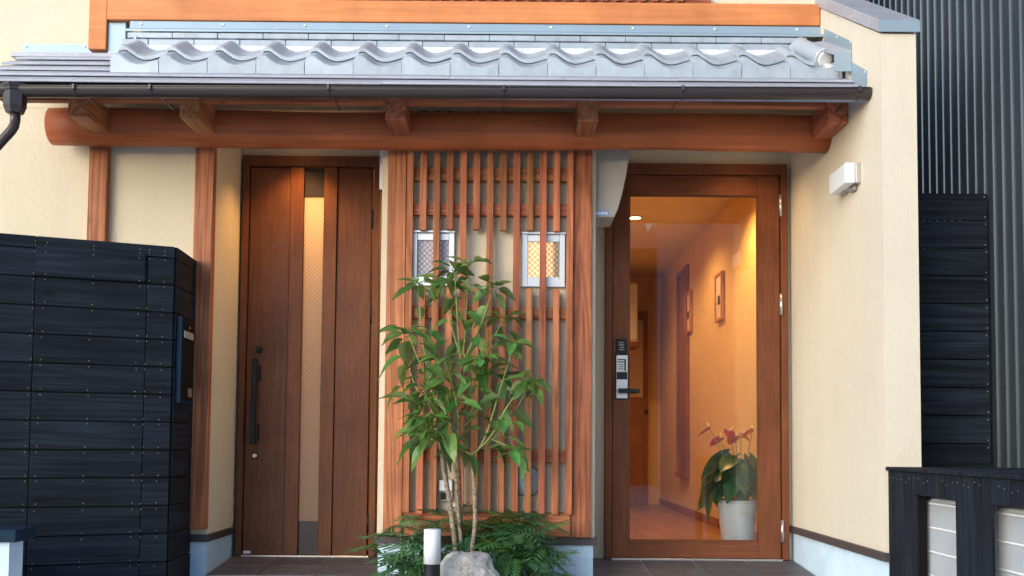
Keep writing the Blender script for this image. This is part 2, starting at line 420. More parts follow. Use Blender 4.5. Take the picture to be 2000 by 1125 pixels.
# flashing at the wall, left part
xq0, xq1 = XX(40, 95, -.03), XX(212, 95, -.03)
MB().prism([(xq0, -.012, zr(-.012) + .02), (xq0, -.012, ZZ(100, 86, -.012)), (xq0, .0, ZZ(100, 86, -.012)), (xq0, .0, zr(0))], (xq1 - xq0, 0, 0)).build('flashing', M['zinc'], roof)
hb('flashing', 'sheet', xq0 - .03, xq1 + .1, -.075, -.011, zr(-.07) + .012, zr(-.07) + .035, .002, roof)
hb('flashing', 'zinc', xq1 - .002, XX(246, 75, -.035), -.040, .0, zr(-.03), zb0 - .002, .002, roof)
# flashing strip under the beam
xt0, xt1 = XX(247, 60, -.11), XW - .003
zA = zb0 - .004
MB().prism([(xt0, -.055, zA), (xt0, -.062, zA), (xt0, -.066, zA - .040), (xt0, -.120, zA - .066), (xt0, -.120, zA - .078), (xt0, -.055, zA - .05)], (xt1 - xt0, 0, 0)).build('flashing', M['zinc'], roof)
bl = MB()
for k in range(9):
    x = xt0 + .06 + k*.44
    if x < xt1: bl.lathe((x, -.0655, zA - .018), [(.006, -.004), (.006, .002)], 10, 'Y')
for px in (51, 165): bl.lathe(at(px, 91, -.013), [(.006, -.004), (.006, .002)], 10, 'Y')
bl.build('screws', M['white'], roof, kind='stuff')
# flat ridge tiles: two courses
for (py0, py1, yy, ph) in ((63, 74, -.150, 0), (76, 88, -.195, .11)):
    zt = ZZ(300, py0, yy); zb = ZZ(300, py1, yy)
    x = xt0 + .02 - ph; pit = .2395
    while x < xt1 - .08:
        a = max(x, xt0 + .012); b = min(x + pit - .002, xt1 - .09)
        if b - a > .03:
            MB().box(a, b, yy + random.uniform(-.001, .001), -.02, zb, zt, .003).build('ridge_tile', M['tile'], roof)
        x += pit
# pan tiles
TP = .2405
def prof(u):          # crest at the left, trough right of the middle, rise towards the next tile
    p = [(0, .034), (.05, .047), (.12, .053), (.19, .049), (.30, .029), (.42, .009), (.54, 0), (.66, .002), (.78, .010), (.90, .020), (1.0, .026)]
    for (a, za), (b, zb_) in zip(p, p[1:]):
        if a <= u <= b:
            k = (u - a)/(b - a); k = k*k*(3 - 2*k)*.5 + k*.5
            return za + (zb_ - za)*k
    return p[-1][1]
def tile_mesh(ln, plate, th=.020):
    mb = MB(); nu = 20; A = []; B = []
    us = [i/nu for i in range(nu + 1)]
    W = TP + .012
    top = [[(u*W, y, prof(u) + RS*y) for u in us] for y in (0, ln*.5, ln)]
    bot = [[(u*W, y, prof(u) + RS*y - th) for u in us] for y in (0, ln*.5, ln)]
    mb.grid(top, True); mb.grid(bot, True, True)
    fr = [[(u*W, 0, prof(u) - th) for u in us], [(u*W, -.0015, prof(u) - th*.5) for u in us], [(u*W, 0, prof(u)) for u in us]]
    mb.grid(fr, False)
    for s_ in (0, nu):
        mb.grid([[bot[i][s_], top[i][s_]] for i in range(3)], False, s_ == 0)
    if plate:
        u2 = [i/nu for i in range(nu + 1)]
        W2 = TP - .0025
        f = [[(u*W2, -.004, -.047) for u in u2], [(u*W2, -.006, prof(u)*.92 - .004) for u in u2], [(u*W2, 0.002, prof(u)*.92 - .001) for u in u2]]
        mb.grid(f, False)
        bk = [[(u*W2, .014, -.047) for u in u2], [(u*W2, .014, prof(u)*.92 - .006) for u in u2]]
        mb.grid(bk, False, True)
        for e in (0, nu): mb.grid([[f[0][e], f[1][e]], [bk[0][e], bk[1][e]]], False, e != 0)
        mb.grid([f[0], bk[0]], False, True)
    bmesh.ops.recalc_face_normals(mb.b, faces=mb.b.faces)
    return mb.mesh('tile', M['tile'])
t1 = tile_mesh(.26, True); t2 = tile_mesh(.24, False)
YT = -.470; xT = XX(216, 130, YT); zT = zr(YT) + .050
NT = int((XW - .02 - xT)/TP)
for k in range(NT + 1):
    jx, jz = random.uniform(-.001, .001), random.uniform(-.0012, .0012)
    o = inst('tile', t1, roof, (xT + k*TP + jx, YT, zT + jz), Euler((0, R(random.uniform(-.3, .3)), 0)))
    if k == NT:      # last one is cut against the wing wall
        o.scale.x = (XW - .022 - (xT + k*TP))/TP
    elif k < NT:
        inst('tile', t2, roof, (xT + k*TP + jx*2 - .001, YT + .092, zT + .0775 + jz), Euler((0, R(random.uniform(-.3, .3)), 0)))
MB().prism([(xT + .03, YT + .245, zT + .13), (xT + .03, -.10, zT + .13), (xT + .03, -.10, zT + .24), (xT + .03, YT + .268, zT + .205)], (XW - .14 - xT, 0, 0)).build('mortar', M['mortar'], roof)
# left closing piece of the tiled part
hb('flashing', 'zinc', xT - .002, xT + .012, YT + .3, -.02, zr(-.2), zr(-.05) + .08, 0, roof)
# round end tile bedded in white mortar beside the wing wall
a0 = at(1572, 93, -.28); a1 = at(1640, 118, -.42)
p0 = Vector((XW - .150, -.16, zr(-.16) + .115)); p1 = Vector((XW - .085, -.405, zr(-.405) + .095))
d = (p1 - p0).normalized()
MB().tube([p0, p0 + d*.02, p1 - d*.02, p1], [.046, .050, .050, .046], 20).build('round_tile', M['tile'], roof)
MB().tube([p0 - d*.012, p0 + d*.014], [.030, .053], 20).build('mortar', M['mortar'], roof)
MB().tube([p1 - d*.014, p1 + d*.010], [.053, .032], 9).build('mortar', M['mortar'], roof)
MB().box(XW - .09, XW - .018, -.46, -.30, zr(-.4) + .045, zr(-.4) + .082, .012, Matrix.Rotation(-math.atan(RS)*-1, 3, 'X')).build('mortar', M['mortar'], roof)
# step flashings on the wing wall
def wingplate(y0, y1, za0, za1, h0, h1, xx=XW - .004):
    return MB().prism([(xx, y0, za0 - h0), (xx, y1, za1 - h1), (xx, y1, za1), (xx, y0, za0)], (.003, 0, 0)).build('flashing', M['zinc'], roof)
pa = at(1611, 56, x=XW); pb = at(1664, 81, x=XW); pc = at(1664, 121, x=XW); pd = at(1694, 138, x=XW)
wingplate(pb.y, pa.y, pb.z, pa.z, .17, .16)
wingplate(pd.y, pc.y, pd.z, pc.z, .11, .12)
MB().prism([(XW - .09, pb.y, pb.z - .06), (XW - .004, pb.y, pb.z - .045), (XW - .004, -.12, pa.z - .06), (XW - .13, -.12, pa.z - .075)], (0, 0, -.006)).build('flashing', M['sheet'], roof)
MB().box(XW - .088, XW - .005, pb.y - .004, pb.y, pb.z - .15, pb.z - .052).build('flashing', M['zinc'], roof)
bl = MB()
for px, py in ((1635, 72), (1662, 82), (1689, 141)): bl.lathe(at(px, py, x=XW - .005), [(.005, -.003), (.005, .001)], 8, 'X')
bl.build('screws', M['white'], roof, kind='stuff')
# gutter: half round channel falling to the left
YG = -.795; RG = .040
zgl, zgr = ZZ(60, 173.5, YG), ZZ(1690, 177, YG)
def gz(x): return zgl + (zgr - zgl)*(x + 2.35)/(XW + 2.35)
g = MB(); P = []
for x in (-3.2, XW - .012):
    row = []
    for k in range(17):
        a = math.pi*k/16; row.append((x, YG - RG*math.cos(a), gz(x) - RG*1.05*math.sin(a)))
    for k in range(16, -1, -1):
        a = math.pi*k/16; row.append((x, YG - (RG - .003)*math.cos(a), gz(x) - (RG - .003)*1.05*math.sin(a)))
    row.append(row[0]); P.append(row)
g.grid(P)
g.tube([(-3.2, YG - RG, gz(-3.2)), (XW - .012, YG - RG, gz(XW))], .004, 8)
bmesh.ops.recalc_face_normals(g.b, faces=g.b.faces)
gut = g.build('gutter', M['gutter'], house)
MB().prism([(XW - .016, YG - RG*math.cos(math.pi*k/16)*1.06, gz(XW) - RG*1.12*math.sin(math.pi*k/16)) for k in range(17)], (.01, 0, 0)).build('gutter_end', M['gutter'], gut)
for px in (144, 293, 641, 984, 1334, 1679):
    x = XX(px, 180, YG - RG); q = MB()
    q.tube([(x, YG - (RG + .002)*math.cos(math.pi*k/12), gz(x) + .002 - (RG + .002)*1.05*math.sin(math.pi*k/12)) for k in range(13)], .0035, 6)
    q.box(x - .006, x + .006, YG - RG - .012, YG - RG + .004, gz(x) - .018, gz(x) + .006, .001)
    q.box(x - .004, x + .004, YG + RG - .005, -.50, gz(x) - .004, gz(x) + .003)
    q.build('gutter_bracket', M['gutter'] if px != 293 else M['gutter'], gut)
xh = XX(30, 180, YG); zh = ZZ(30, 158, YG - .06)
hd = MB()
def hexring(r, z, sq=1): return [(xh + r*math.cos(R(60*k + 30)), YG + sq*r*math.sin(R(60*k + 30)), z) for k in range(6)]
def hexstack(mb, rs):
    rings = [[mb.b.verts.new(p) for p in hexring(r, z)] for r, z in rs]
    for a, c in zip(rings, rings[1:]):
        for k in range(6): mb.b.faces.new((a[k], a[(k+1) % 6], c[(k+1) % 6], c[k]))
    mb.b.faces.new(rings[0]); mb.b.faces.new(rings[-1][::-1])
hexstack(hd, [(.060, zh), (.066, zh - .008), (.058, zh - .022), (.058, zh - .030), (.052, zh - .034), (.050, zh - .10), (.038, zh - .132), (.030, zh - .134)])
bmesh.ops.recalc_face_normals(hd.b, faces=hd.b.faces)
hd.build('leader_head', M['gutter'], gut)
MB().tube([(xh + .004, YG, zh - .12), (xh + .004, YG, zh - .165), (xh - .004, YG + .01, zh - .185), (xh - .022, YG + .02, zh - .205), (xh - .10, YG + .06, zh - .262), (xh - .22, YG + .12, zh - .35)], .0225, 16).build('downpipe', M['gutter'], gut)

# ------------------------------------------------------------------ lattice
YS = -.075
lat = empty('lattice', (-.1, -.03, .17), parent=house)
lx0, lx1 = XX(791, 600, -.03), XX(1119, 600, -.03)
for p0, p1 in ((328, 354), (398, 421), (600, 622), (877, 902)):
    z1 = ZZ(955, p0, -.035); z0 = ZZ(955, p1, -.035)
    hb('rail', 'woodX', lx0 + .002, lx1 - .002, -.036, -.002, z0, z1, .002, lat)
hb('bottom_board', 'woodX', lx0 - .001, lx1 - .008, -.030, -.003, .172, ZZ(955, 1000, -.03), .002, lat)
zs_top = 2.43; zs_bot = ZZ(955, 1003, YS); zsh = ZZ(955, 449, YS); zlo = ZZ(955, 563, YS)
sx0 = (XX(791.5, 600, YS) + XX(804, 600, YS))/2; sx12 = (XX(1106.3, 600, YS) + XX(1119, 600, YS))/2
pit = (sx12 - sx0)/12
def slat(x, z0, z1):
    MB().box(x - .0172, x + .0172, YS, -.0365, z0, z1, .0018).build('slat', M['woodZ'], lat)
for k in range(13):
    x = sx0 + k*pit; j = random.uniform(-.004, .004)
    if k % 2 == 0: slat(x, zs_bot + j, zs_top)
    else:
        slat(x, zsh + j, zs_top)
        slat(x, zs_bot + j if k != 3 else ZZ(876, 870, YS), zlo + j)
bl = MB()
for p0, p1 in ((328, 354), (398, 421), (600, 622), (877, 902)):
    zc = ZZ(955, (p0 + p1)/2, -.035)
    for k in range(12): bl.lathe((sx0 + (k + .5)*pit, -.037, zc + random.uniform(-.01, .01)), [(.0022, -.001), (.0022, .002)], 6, 'Y')
bl.build('nails', M['brass'], lat, kind='stuff')

# small windows in the lattice
def small_window(px0, px1, py0, py1, lit):
    y = -.030; a = at(px0, py1, y); b = at(px1, py0, y); x0, x1, z0, z1 = a.x, b.x, a.z, b.z
    fw = MB()
    t = .030
    fw.box(x0, x0 + t, y, .02, z0, z1, .002); fw.box(x1 - t, x1, y, .02, z0, z1, .002)
    fw.box(x0 + t, x1 - t, y + .001, .02, z0, z0 + .048, .002); fw.box(x0 + t, x1 - t, y + .006, .02, z1 - .05, z1 - .012, .002)
    fw.box(x0 - .004, x1 + .004, y - .012, .02, z1 - .011, z1, .0015); fw.box(x0 - .003, x1 + .003, y - .006, .02, z0 - .005, z0 + .004, .0015)
    for q in (.28, .66):
        xx = x0 + (x1 - x0)*q; fw.box(xx, xx + .036, y - .001, y + .004, z0 + .014, z0 + .020)
    win = fw.build('window', M['alu'], house, 'small silver-framed window lit warm from inside' if lit else 'small silver-framed window with unlit mauve obscure glass')
    MB().box(x0 + t - .004, x1 - t + .004, -.012, -.008, z0 + .044, z1 - .046).build('pane', M['fg_lit'] if lit else M['fg_dim'], win)
    if lit: MB().box(x0 + t, x1 - t - .034, -.0045, -.003, z0 + .046, z1 - .048).build('glow_board', M['room_glow'], win)
    return win
M['fg_lit'] = figured_glass('wired_glass_lit', (.95, .85, .72), 48, .6)
M['fg_dim'] = figured_glass('wired_glass_dim', (.86, .80, .92), 48, .1)
M['room_glow'] = emit('glow_board', (1, .72, .48), 1.5)  # glowing board added behind the pane, in place of the lit room
small_window(803, 888, 451, 556, False)
small_window(1019, 1104, 454, 558, True)

# ------------------------------------------------------------------ solid front door
def dbox(name, mat, px0, px1, py0, py1, y0, y1, parent, bev=.002, py_ref=None):
    pm = (px0 + px1)/2; pz = (py0 + py1)/2
    return MB().box(XX(px0, pz, YD), XX(px1, pz, YD), y0, y1, ZZ(pm, py1, YD), ZZ(pm, py0, YD), bev).build(name, M[mat], parent)
zD1 = ZZ(605, 308, YD); zL1 = ZZ(605, 328, YD); zB = .006
fr = MB(); fx = .036
fr.box(DX0, DX0 + fx, YD - .045, .6, .0, zD1, .003); fr.box(DX1 - fx, DX1, YD - .045, .6, .0, zD1, .003); fr.box(DX0 + fx, DX1 - fx, YD - .044, .6, zL1, zD1 - .001, .003)
fr.build('door_frame', M['door'], house)
lx = DX0 + fx + .006; rx = DX1 - fx - .014
def xat(px): return XX(px, 700, YD)
cuts = [lx, xat(563), xat(589.5), xat(629), xat(655), rx]
door = MB().box(lx, cuts[2] - .0005, YD + .004, .6, zB, zL1 - .004).box(cuts[3] + .0005, rx, YD + .004, .6, zB, zL1 - .004).build('door', M['door'], house, 'brown solid entrance door with a narrow vertical glass strip')
def dp(name, mat, x0, x1, z0, z1, y0, y1=YD + .003, bev=.002, par=None): return MB().box(x0, x1, y0, y1, z0, z1, bev).build(name, M[mat], par or door)
dp('panel', 'door', cuts[0], cuts[1] - .002, zB, zL1 - .005, YD - .020)
dp('stile', 'door2', cuts[1] + .001, cuts[2], zB, zL1 - .003, YD - .034)
dp('stile', 'door2', cuts[3], cuts[4] - .001, zB, zL1 - .003, YD - .034)
dp('panel', 'door', cuts[4] + .002, cuts[5], zB, zL1 - .005, YD - .020)
zg1 = ZZ(610, 386, YD); zg0 = ZZ(605, 1018, YD)
dp('dark_panel', 'bronze', cuts[2] + .001, cuts[3] - .001, zg1, zL1 - .006, YD - .012)
dp('dark_panel', 'bronze', cuts[2] + .001, cuts[3] - .001, zB, zg0, YD - .012)
M['fg_door'] = figured_glass('wired_glass_door', (.92, .76, .56), 55, .62, .15, .7)
dp('glass_strip', 'fg_door', cuts[2] + .001, cuts[3] - .001, zg0 + .001, zg1 - .001, YD - .010, YD - .005, 0)
hx = xat(504); zh0, zh1 = ZZ(504, 868, YD), ZZ(504, 702, YD)
q = MB(); q.box(hx - .017, hx + .012, YD - .085, YD - .060, zh0, zh1, .006, None, 2)
for z in (ZZ(504, 730, YD), ZZ(504, 845, YD)): q.box(hx + .002, hx + .022, YD - .072, YD - .019, z - .045, z + .045, .003)
q.build('handle', M['black'], door)
MB().lathe((xat(507.5), YD - .020, ZZ(507, 683, YD)), [(.021, 0.004), (.021, -.006), (.017, -.014), (.010, -.015), (.008, -.010)], 24, 'Y').build('lock_cylinder', M['black'], door)
q2 = MB().lathe((xat(504), YD - .020, ZZ(503, 890, YD)), [(.021, 0.004), (.020, -.006), (.016, -.012)], 24, 'Y').build('lock_cylinder', M['black'], door)
MB().lathe((xat(504), YD - .033, ZZ(503, 890, YD)), [(.0145, .003), (.0145, -.003), (.006, -.004), (.006, -.002)], 20, 'Y').build('lock_face', M['steel'], door)
for py in (430, 615, 1020):
    MB().tube([(rx + .008, YD - .026, ZZ(730, py + 18, YD)), (rx + .008, YD - .026, ZZ(730, py - 18, YD))], .009, 10).build('hinge', M['black'], door)
dp('sticker', 'white', xat(485), xat(499), ZZ(490, 1080.5, YD), ZZ(490, 1075, YD), YD - .0215, YD - .0195, 0)
hb('threshold', 'steel', DX0 + fx, DX1 - fx, YD - .04, YD + .04, -.02, .004, .001)

# ------------------------------------------------------------------ glazed door
zF1 = ZZ(1360, 323, YD); zM1 = ZZ(1360, 344, YD); zM0 = .008
fr = MB(); f1 = .040
fr.box(EX0, EX0 + f1, YD - .045, .6, .0, zF1, .003); fr.box(EX1 - f1, EX1, YD - .045, .6, .0, zF1, .003); fr.box(EX0 + f1, EX1 - f1, YD - .044, .6, zM1, zF1 - .001, .003)
fr.build('door_frame', M['door2'], house)
gx0, gx1 = XX(1228.5, 700, YD - .03), XX(1481, 700, YD - .03); gz0, gz1 = ZZ(1350, 1057, YD - .03), ZZ(1350, 381.5, YD - .03)
ax0, ax1 = EX0 + f1 + .004, EX1 - f1 - .006
gd = MB().box(ax0, gx0, YD - .032, YD + .012, zM0, zM1 - .005, .002).box(gx1, ax1, YD - .032, YD + .012, zM0, zM1 - .005, .002).build('door', M['door2'], house, 'glazed entrance door in a reddish brown frame')
MB().box(gx0 + .0005, gx1 - .0005, YD - .031, YD + .011, gz1, zM1 - .0055, .002).build('rail', M['door2X'], gd)
MB().box(gx0 + .0005, gx1 - .0005, YD - .031, YD + .011, zM0 + .0005, gz0, .002).build('rail', M['door2X'], gd)
MB().box(gx0 - .002, gx1 + .002, YD - .012, YD - .006, gz0 - .002, gz1 + .002).build('glass_pane', M['glass'], gd)
bead = MB(); b_ = .007
bead.box(gx0, gx0 + b_, YD - .020, YD - .0125, gz0, gz1); bead.box(gx1 - b_, gx1, YD - .020, YD - .0125, gz0, gz1)
bead.box(gx0 + b_, gx1 - b_, YD - .0195, YD - .0125, gz0, gz0 + b_); bead.box(gx0 + b_, gx1 - b_, YD - .0195, YD - .0125, gz1 - b_, gz1)
bead.build('glazing_bead', M['door2'], gd)
YK = YD - .032
def kb(name, mat, px0, px1, py0, py1, y0, y1, bev=.002, par=None):
    return MB().box(XX(px0, py1, YK), XX(px1, py1, YK), y0, y1, ZZ(px0, py1, YK), ZZ(px0, py0, YK), bev).build(name, M[mat], par or gd)
kb('card_reader', 'black', 1203.5, 1224.5, 662, 692, YK - .018, YK - .0005, .003)
lkb = kb('lock_plate', 'black', 1200.5, 1226.5, 692.5, 780, YK - .014, YK - .0005, .004)
kb('lock_body', 'alu', 1202.5, 1225, 694, 778.5, YK - .026, YK - .0135, .003)
kb('keypad', 'black', 1205.5, 1221.5, 702, 725, YK - .029, YK - .0255, .001)
q = MB()
for r in range(4):
    for c in range(3):
        p = at(1208.6 + c*4.6, 709.5 + r*4.4, YK - .03); q.box(p.x - .0052, p.x + .0052, YK - .031, YK - .0285, p.z - .005, p.z + .005, .0008)
p = at(1213.2, 704.6, YK - .03); q.box(p.x - .019, p.x + .019, YK - .031, YK - .0285, p.z - .0035, p.z + .0035, .0008)
q.build('keys', M['white'], gd, kind='stuff')
kb('lock_window', 'black', 1203.5, 1224, 727, 741.5, YK - .0285, YK - .0255, .001)
q = MB()
for i, (w_, o_) in enumerate(((9, 3), (10, 3), (8, 5), (10, 3))): 
    p = at(1206 + o_ , 669 + i*4.6, YK - .0185); p2 = at(1206 + o_ + w_, 669 + i*4.6, YK - .0185); q.box(p.x, p2.x, YK - .0188, YK - .0178, p.z - .0022, p.z + .0022)
q.build('print', M['grey'], gd, kind='stuff')
pl = at(1212, 763, YK - .05)
MB().lathe((pl.x, YK - .026, pl.z), [(.017, 0), (.017, -.008), (.012, -.012), (.011, -.034)], 20, 'Y').build('lever_rose', M['steel'], gd)
q = MB(); p2 = at(1250, 763, YK - .06); q.box(pl.x - .010, p2.x, YK - .068, YK - .050, pl.z - .013, pl.z + .013, .006, None, 2); q.box(p2.x - .055, p2.x - .02, YK - .064, YK - .052, pl.z - .018, pl.z - .012, .002)
q.build('lever', M['black'], gd)
for py in (405, 597, 1036):
    MB().tube([(ax1 + .004, YD - .048, ZZ(1516, py + 21, YD)), (ax1 + .004, YD - .048, ZZ(1516, py - 21, YD))], .010, 10).build('hinge', M['steel'], gd)
hb('threshold', 'steel', EX0 + f1, EX1 - f1, YD - .05, YD + .05, -.02, .006, .001)

# ------------------------------------------------------------------ hall behind the glazed door
HX0, HX1, HY1, HZ0, HZ1 = .30, 1.60, 5.2, .03, 2.42
M['hallwall'] = plain('hall_wallpaper', (.74, .52, .24), .8, var=.04, bstr=.15, bscale=150)
M['hallceil'] = plain('hall_ceiling', (.76, .66, .52), .8, var=.03)
M['hallfloor'] = wood('hall_floorboards', (.26, .11, .04), (.42, .20, .08), 'Y', .3, .6, .05, .2)
M['hallwood'] = wood('hall_joinery', (.26, .10, .035), (.42, .18, .07), 'Z', .4, .4, .05, .1)
hb('hall_wall', 'hallwall', HX1, HX1 + .06, .601, HY1, -.1, HZ1)
hb('hall_wall', 'hallwall', HX0 - .06, HX0, .601, HY1, -.1, HZ1)
hb('hall_wall', 'hallwall', HX0 - .06, HX1 + .06, HY1 + .001, HY1 + .06, -.1, HZ1)
hb('hall_wall', 'hallwall', HX0 - .06, EX0 + .01, .6005, .64, -.1, HZ1)
hb('hall_ceiling', 'hallceil', HX0 - .06, HX1 + .06, .6005, HY1 + .06, HZ1 + .001, HZ1 + .06)
hb('hall_ceiling', 'hallceil', EX0, EX1, .551, .601, zF1 - .04, zF1 - .001)
fl = hb('hall_floor', 'hallfloor', HX0 - .06, HX1 + .06, .601, HY1 + .06, -.1, HZ0)
bw = .13; k = 0; x = HX0
while x < HX1 - .01:
    b = min(x + bw, HX1); cy = .603; off = (k*.37) % 1.1
    for ya, yb in ((.603, 1.3 + off), (1.3 + off, 3.2 + off*.8), (3.2 + off*.8, HY1)):
        MB().box(x + .001, b - .001, ya + .001, yb - .001, HZ0 + .0005, HZ0 + .012, .001).build('floorboard', M['hallfloor'], fl)
    x += bw; k += 1
hb('skirting', 'hallwood', HX1 - .012, HX1 - .0005, .62, HY1 - .001, HZ0 + .013, HZ0 + .08, .002)
# tall framed recess on the right wall, and a doorway at the far end
hb('tall_panel', 'hallwood', HX1 - .012, HX1 - .001, 3.55, 3.98, .42, 2.20)
q = MB()
q.box(HX1 - .03, HX1 - .0008, 3.50, 3.549, .37, 2.25, .002); q.box(HX1 - .03, HX1 - .0008, 3.981, 4.03, .37, 2.25, .002); q.box(HX1 - .05, HX1 - .0008, 3.5495, 3.9805, .37, .419, .002); q.box(HX1 - .03, HX1 - .0008, 3.5495, 3.9805, 2.201, 2.249, .002)
q.build('panel_frame', M['hallwood'], house)
hd_ = hb('hall_door', 'hallwood', 1.02, 1.46, HY1 - .05, HY1 - .002, HZ0 + .013, 2.05, .004)
hb('hall_door_panel', 'hallceil', 1.07, 1.41, HY1 - .058, HY1 - .0505, 1.15, 1.95, .003, hd_)
hb('hall_door_panel', 'hallfloor', 1.07, 1.41, HY1 - .058, HY1 - .0505, .12, 1.02, .003, hd_)
MB().lathe((1.44, HY1 - .052, 1.0), [(.012, .002), (.012, -.03), (.02, -.032), (.02, -.05)], 14, 'Y').build('knob', M['black'], hd_)
hb('shelf', 'hallwood', .62, 1.30, 4.55, 4.95, 1.62, 1.67, .004, None)
cb = hb('hall_cabinet', 'hallceil', .62, 1.28, 4.56, 4.95, 1.671, 2.25, .003)
for k in range(3): hb('cabinet_door', 'white', .63 + .215*k, .84 + .215*k, 4.548, 4.559, 1.69, 2.23, .003, cb)
# ceiling downlights of the hall
def downlight(name, loc, label, r, energy, cone, col=(1, .56, .22), grp=None, blend=.5, es=6, tilt=None):
    e = empty(name, loc, label, 'ceiling light', grp)
    MB().lathe(loc, [(r*1.18, .004), (r*1.18, -.006), (r*.95, -.006), (r*.93, .003)], 28).build('trim_ring', M['white'], e)
    MB().lathe((loc[0], loc[1], loc[2] + .0), [(r*.92, .002), (r*.92, -.002)], 28).build('lens', emit(name + '_lens', col, es), e)
    l = bpy.data.lights.new('bulb', 'SPOT'); l.energy = energy; l.color = col; l.spot_size = R(cone); l.spot_blend = blend; l.shadow_soft_size = .04
    o = bpy.data.objects.new('bulb', l); link(o, e, (loc[0], loc[1], loc[2] - .03))
    return e
pz = at(1240, 425, z=HZ1 - .004)
downlight('hall_downlight', (pz.x, pz.y, HZ1 - .004), 'round glowing ceiling downlight seen through the glass door', .05, 18, 150, (1, .55, .22), None, .6, 14)
downlight('hall_downlight', (1.22, 1.12, HZ1 - .004), 'hall downlight just inside the glass door', .05, 34, 130, (1, .52, .18), None, .7)
downlight('hall_downlight', (.75, 3.6, HZ1 - .004), 'unseen extra hall light at the far end of the hallway', .05, 14, 150, (1, .55, .22), None, .7)  # extra lamp kept out of view, brightens the far hall
downlight('porch_downlight', (-1.22, .33, 2.446), 'warm recessed downlight over the solid brown door', .045, 14, 104, (1, .50, .14), None, .8)
downlight('porch_downlight', (1.35, .30, 2.446), 'warm recessed downlight over the glazed door', .045, 5, 110, (1, .55, .2), None, .9)
# entry behind the solid door: lit room seen through the glass strip
downlight('entry_downlight', (-1.15, .95, HZ1 - .004), 'entry ceiling light glowing through the glass strip of the solid door', .05, 24, 150, (1, .66, .38), None, .7)
hb('entry_wall', 'hallwall', XL - .06, XL, .601, 2.6, -.1, HZ1)
hb('entry_wall', 'hallwall', XC0, XC0 + .06, .601, 2.6, -.1, HZ1)
hb('entry_wall', 'hallwall', XL - .06, XC0 + .06, 2.601, 2.66, -.1, HZ1)
hb('entry_ceiling', 'hallceil', XL - .06, XC0 + .06, .601, 2.66, HZ1 + .001, HZ1 + .06)
hb('entry_floor', 'hallfloor', XL - .06, XC0 + .06, .601, 2.66, -.1, HZ0)

# ------------------------------------------------------------------ picture frames, flower pot (in the hall)
M['frame'] = wood('picture_frame_wood', (.55, .24, .07), (.80, .40, .14), 'Z', .4, .3, .04, .05)
M['mount'] = plain('picture_mount', (.72, .62, .48), .7)
def picture(px, py, w_, h_, tilt, label):
    c = at(px, py, x=HX1 - .02); fr = MB(); t = .022; y0, y1, z0, z1 = c.y - w_/2, c.y + w_/2, c.z - h_/2, c.z + h_/2; x0, x1 = HX1 - .030, HX1 - .002
    fr.box(x0, x1, y0, y0 + t, z0, z1, .002); fr.box(x0, x1, y1 - t, y1, z0, z1, .002); fr.box(x0, x1, y0 + t, y1 - t, z0, z0 + t, .002); fr.box(x0, x1, y0 + t, y1 - t, z1 - t, z1, .002)
    f = fr.build('picture_frame', M['frame'], None, label, 'picture frame', 'pictures on the hall wall'); f.rotation_euler = (R(tilt), 0, 0)
    MB().box(HX1 - .02, HX1 - .012, y0 + t, y1 - t, z0 + t, z1 - t).build('mount', M['mount'], f)
    MB().box(HX1 - .022, HX1 - .0202, c.y - w_*.16, c.y + w_*.16, c.z - h_*.16, c.z + h_*.02).build('print', M['bronze'], f)
picture(1404, 580, .24, .36, 0, 'wooden picture frame on the hall wall, nearer and larger in view')
picture(1344, 610, .24, .36, 0, 'wooden picture frame on the hall wall, farther from the door')

PX, PY = at(1440, 1000, .83).x, .83
pot = empty('flower_pot', (PX, PY, HZ0 + .012), 'white ribbed pot with red anthurium flowers standing inside the glass door', 'potted plant')
zp0, zp1 = HZ0 + .0125, ZZ(1440, 976, PY)
prf = [(.088, zp0)]
for i in range(15):
    u = i/14; r = .088 + (.122 - .088)*u; prf.append((r + .0012*(i % 2), zp0 + .004 + (zp1 - zp0 - .012)*u))
prf += [(.127, zp1 - .006), (.127, zp1), (.116, zp1), (.112, zp1 - .02)]
MB().lathe((PX, PY, 0), prf, 40).build('pot', M['white'], pot)
MB().lathe((PX, PY, 0), [(.111, zp1 - .03), (.111, zp1 - .018)], 24).build('potting_soil', M['soil'], pot)
M['anth'] = leafmat('anthurium_leaf', (.040, .125, .050), (.08, .16, .07), .32, .25)
M['spathe'] = plain('red_spathe', (.85, .13, .08), .3, var=.15)
M['spadix'] = plain('cream_spadix', (.80, .62, .30), .5)
M['stalk'] = plain('green_stalk', (.16, .24, .06), .5)
def heart(L, W, cup=.25, droop=.35):
    mb = MB(); P = []
    for i in range(9):
        u = i/8; s_ = u*L
        wd = W*.5*(math.sin(math.pi*min(1, u*.80 + .22))**.75)*(1 if u < 1 else 0) if u < .999 else .001
        row = []
        for k in range(-3, 4):
            v = k/3; back = -.16*L*abs(v)**1.5*(1 - u)**2*1.4
            row.append((v*wd, s_ + back, cup*abs(v)*wd*.6 - droop*u*u*L))
        P.append(row)
    mb.grid(P); return mb
lm = [heart(.17, .115).mesh('leaf', M['anth']), heart(.14, .09, .4, .5).mesh('leaf', M['anth']), heart(.20, .125, .2, .6).mesh('leaf', M['anth'])]
rnd = random.Random(3)
top = Vector((PX, PY, zp1 - .02))
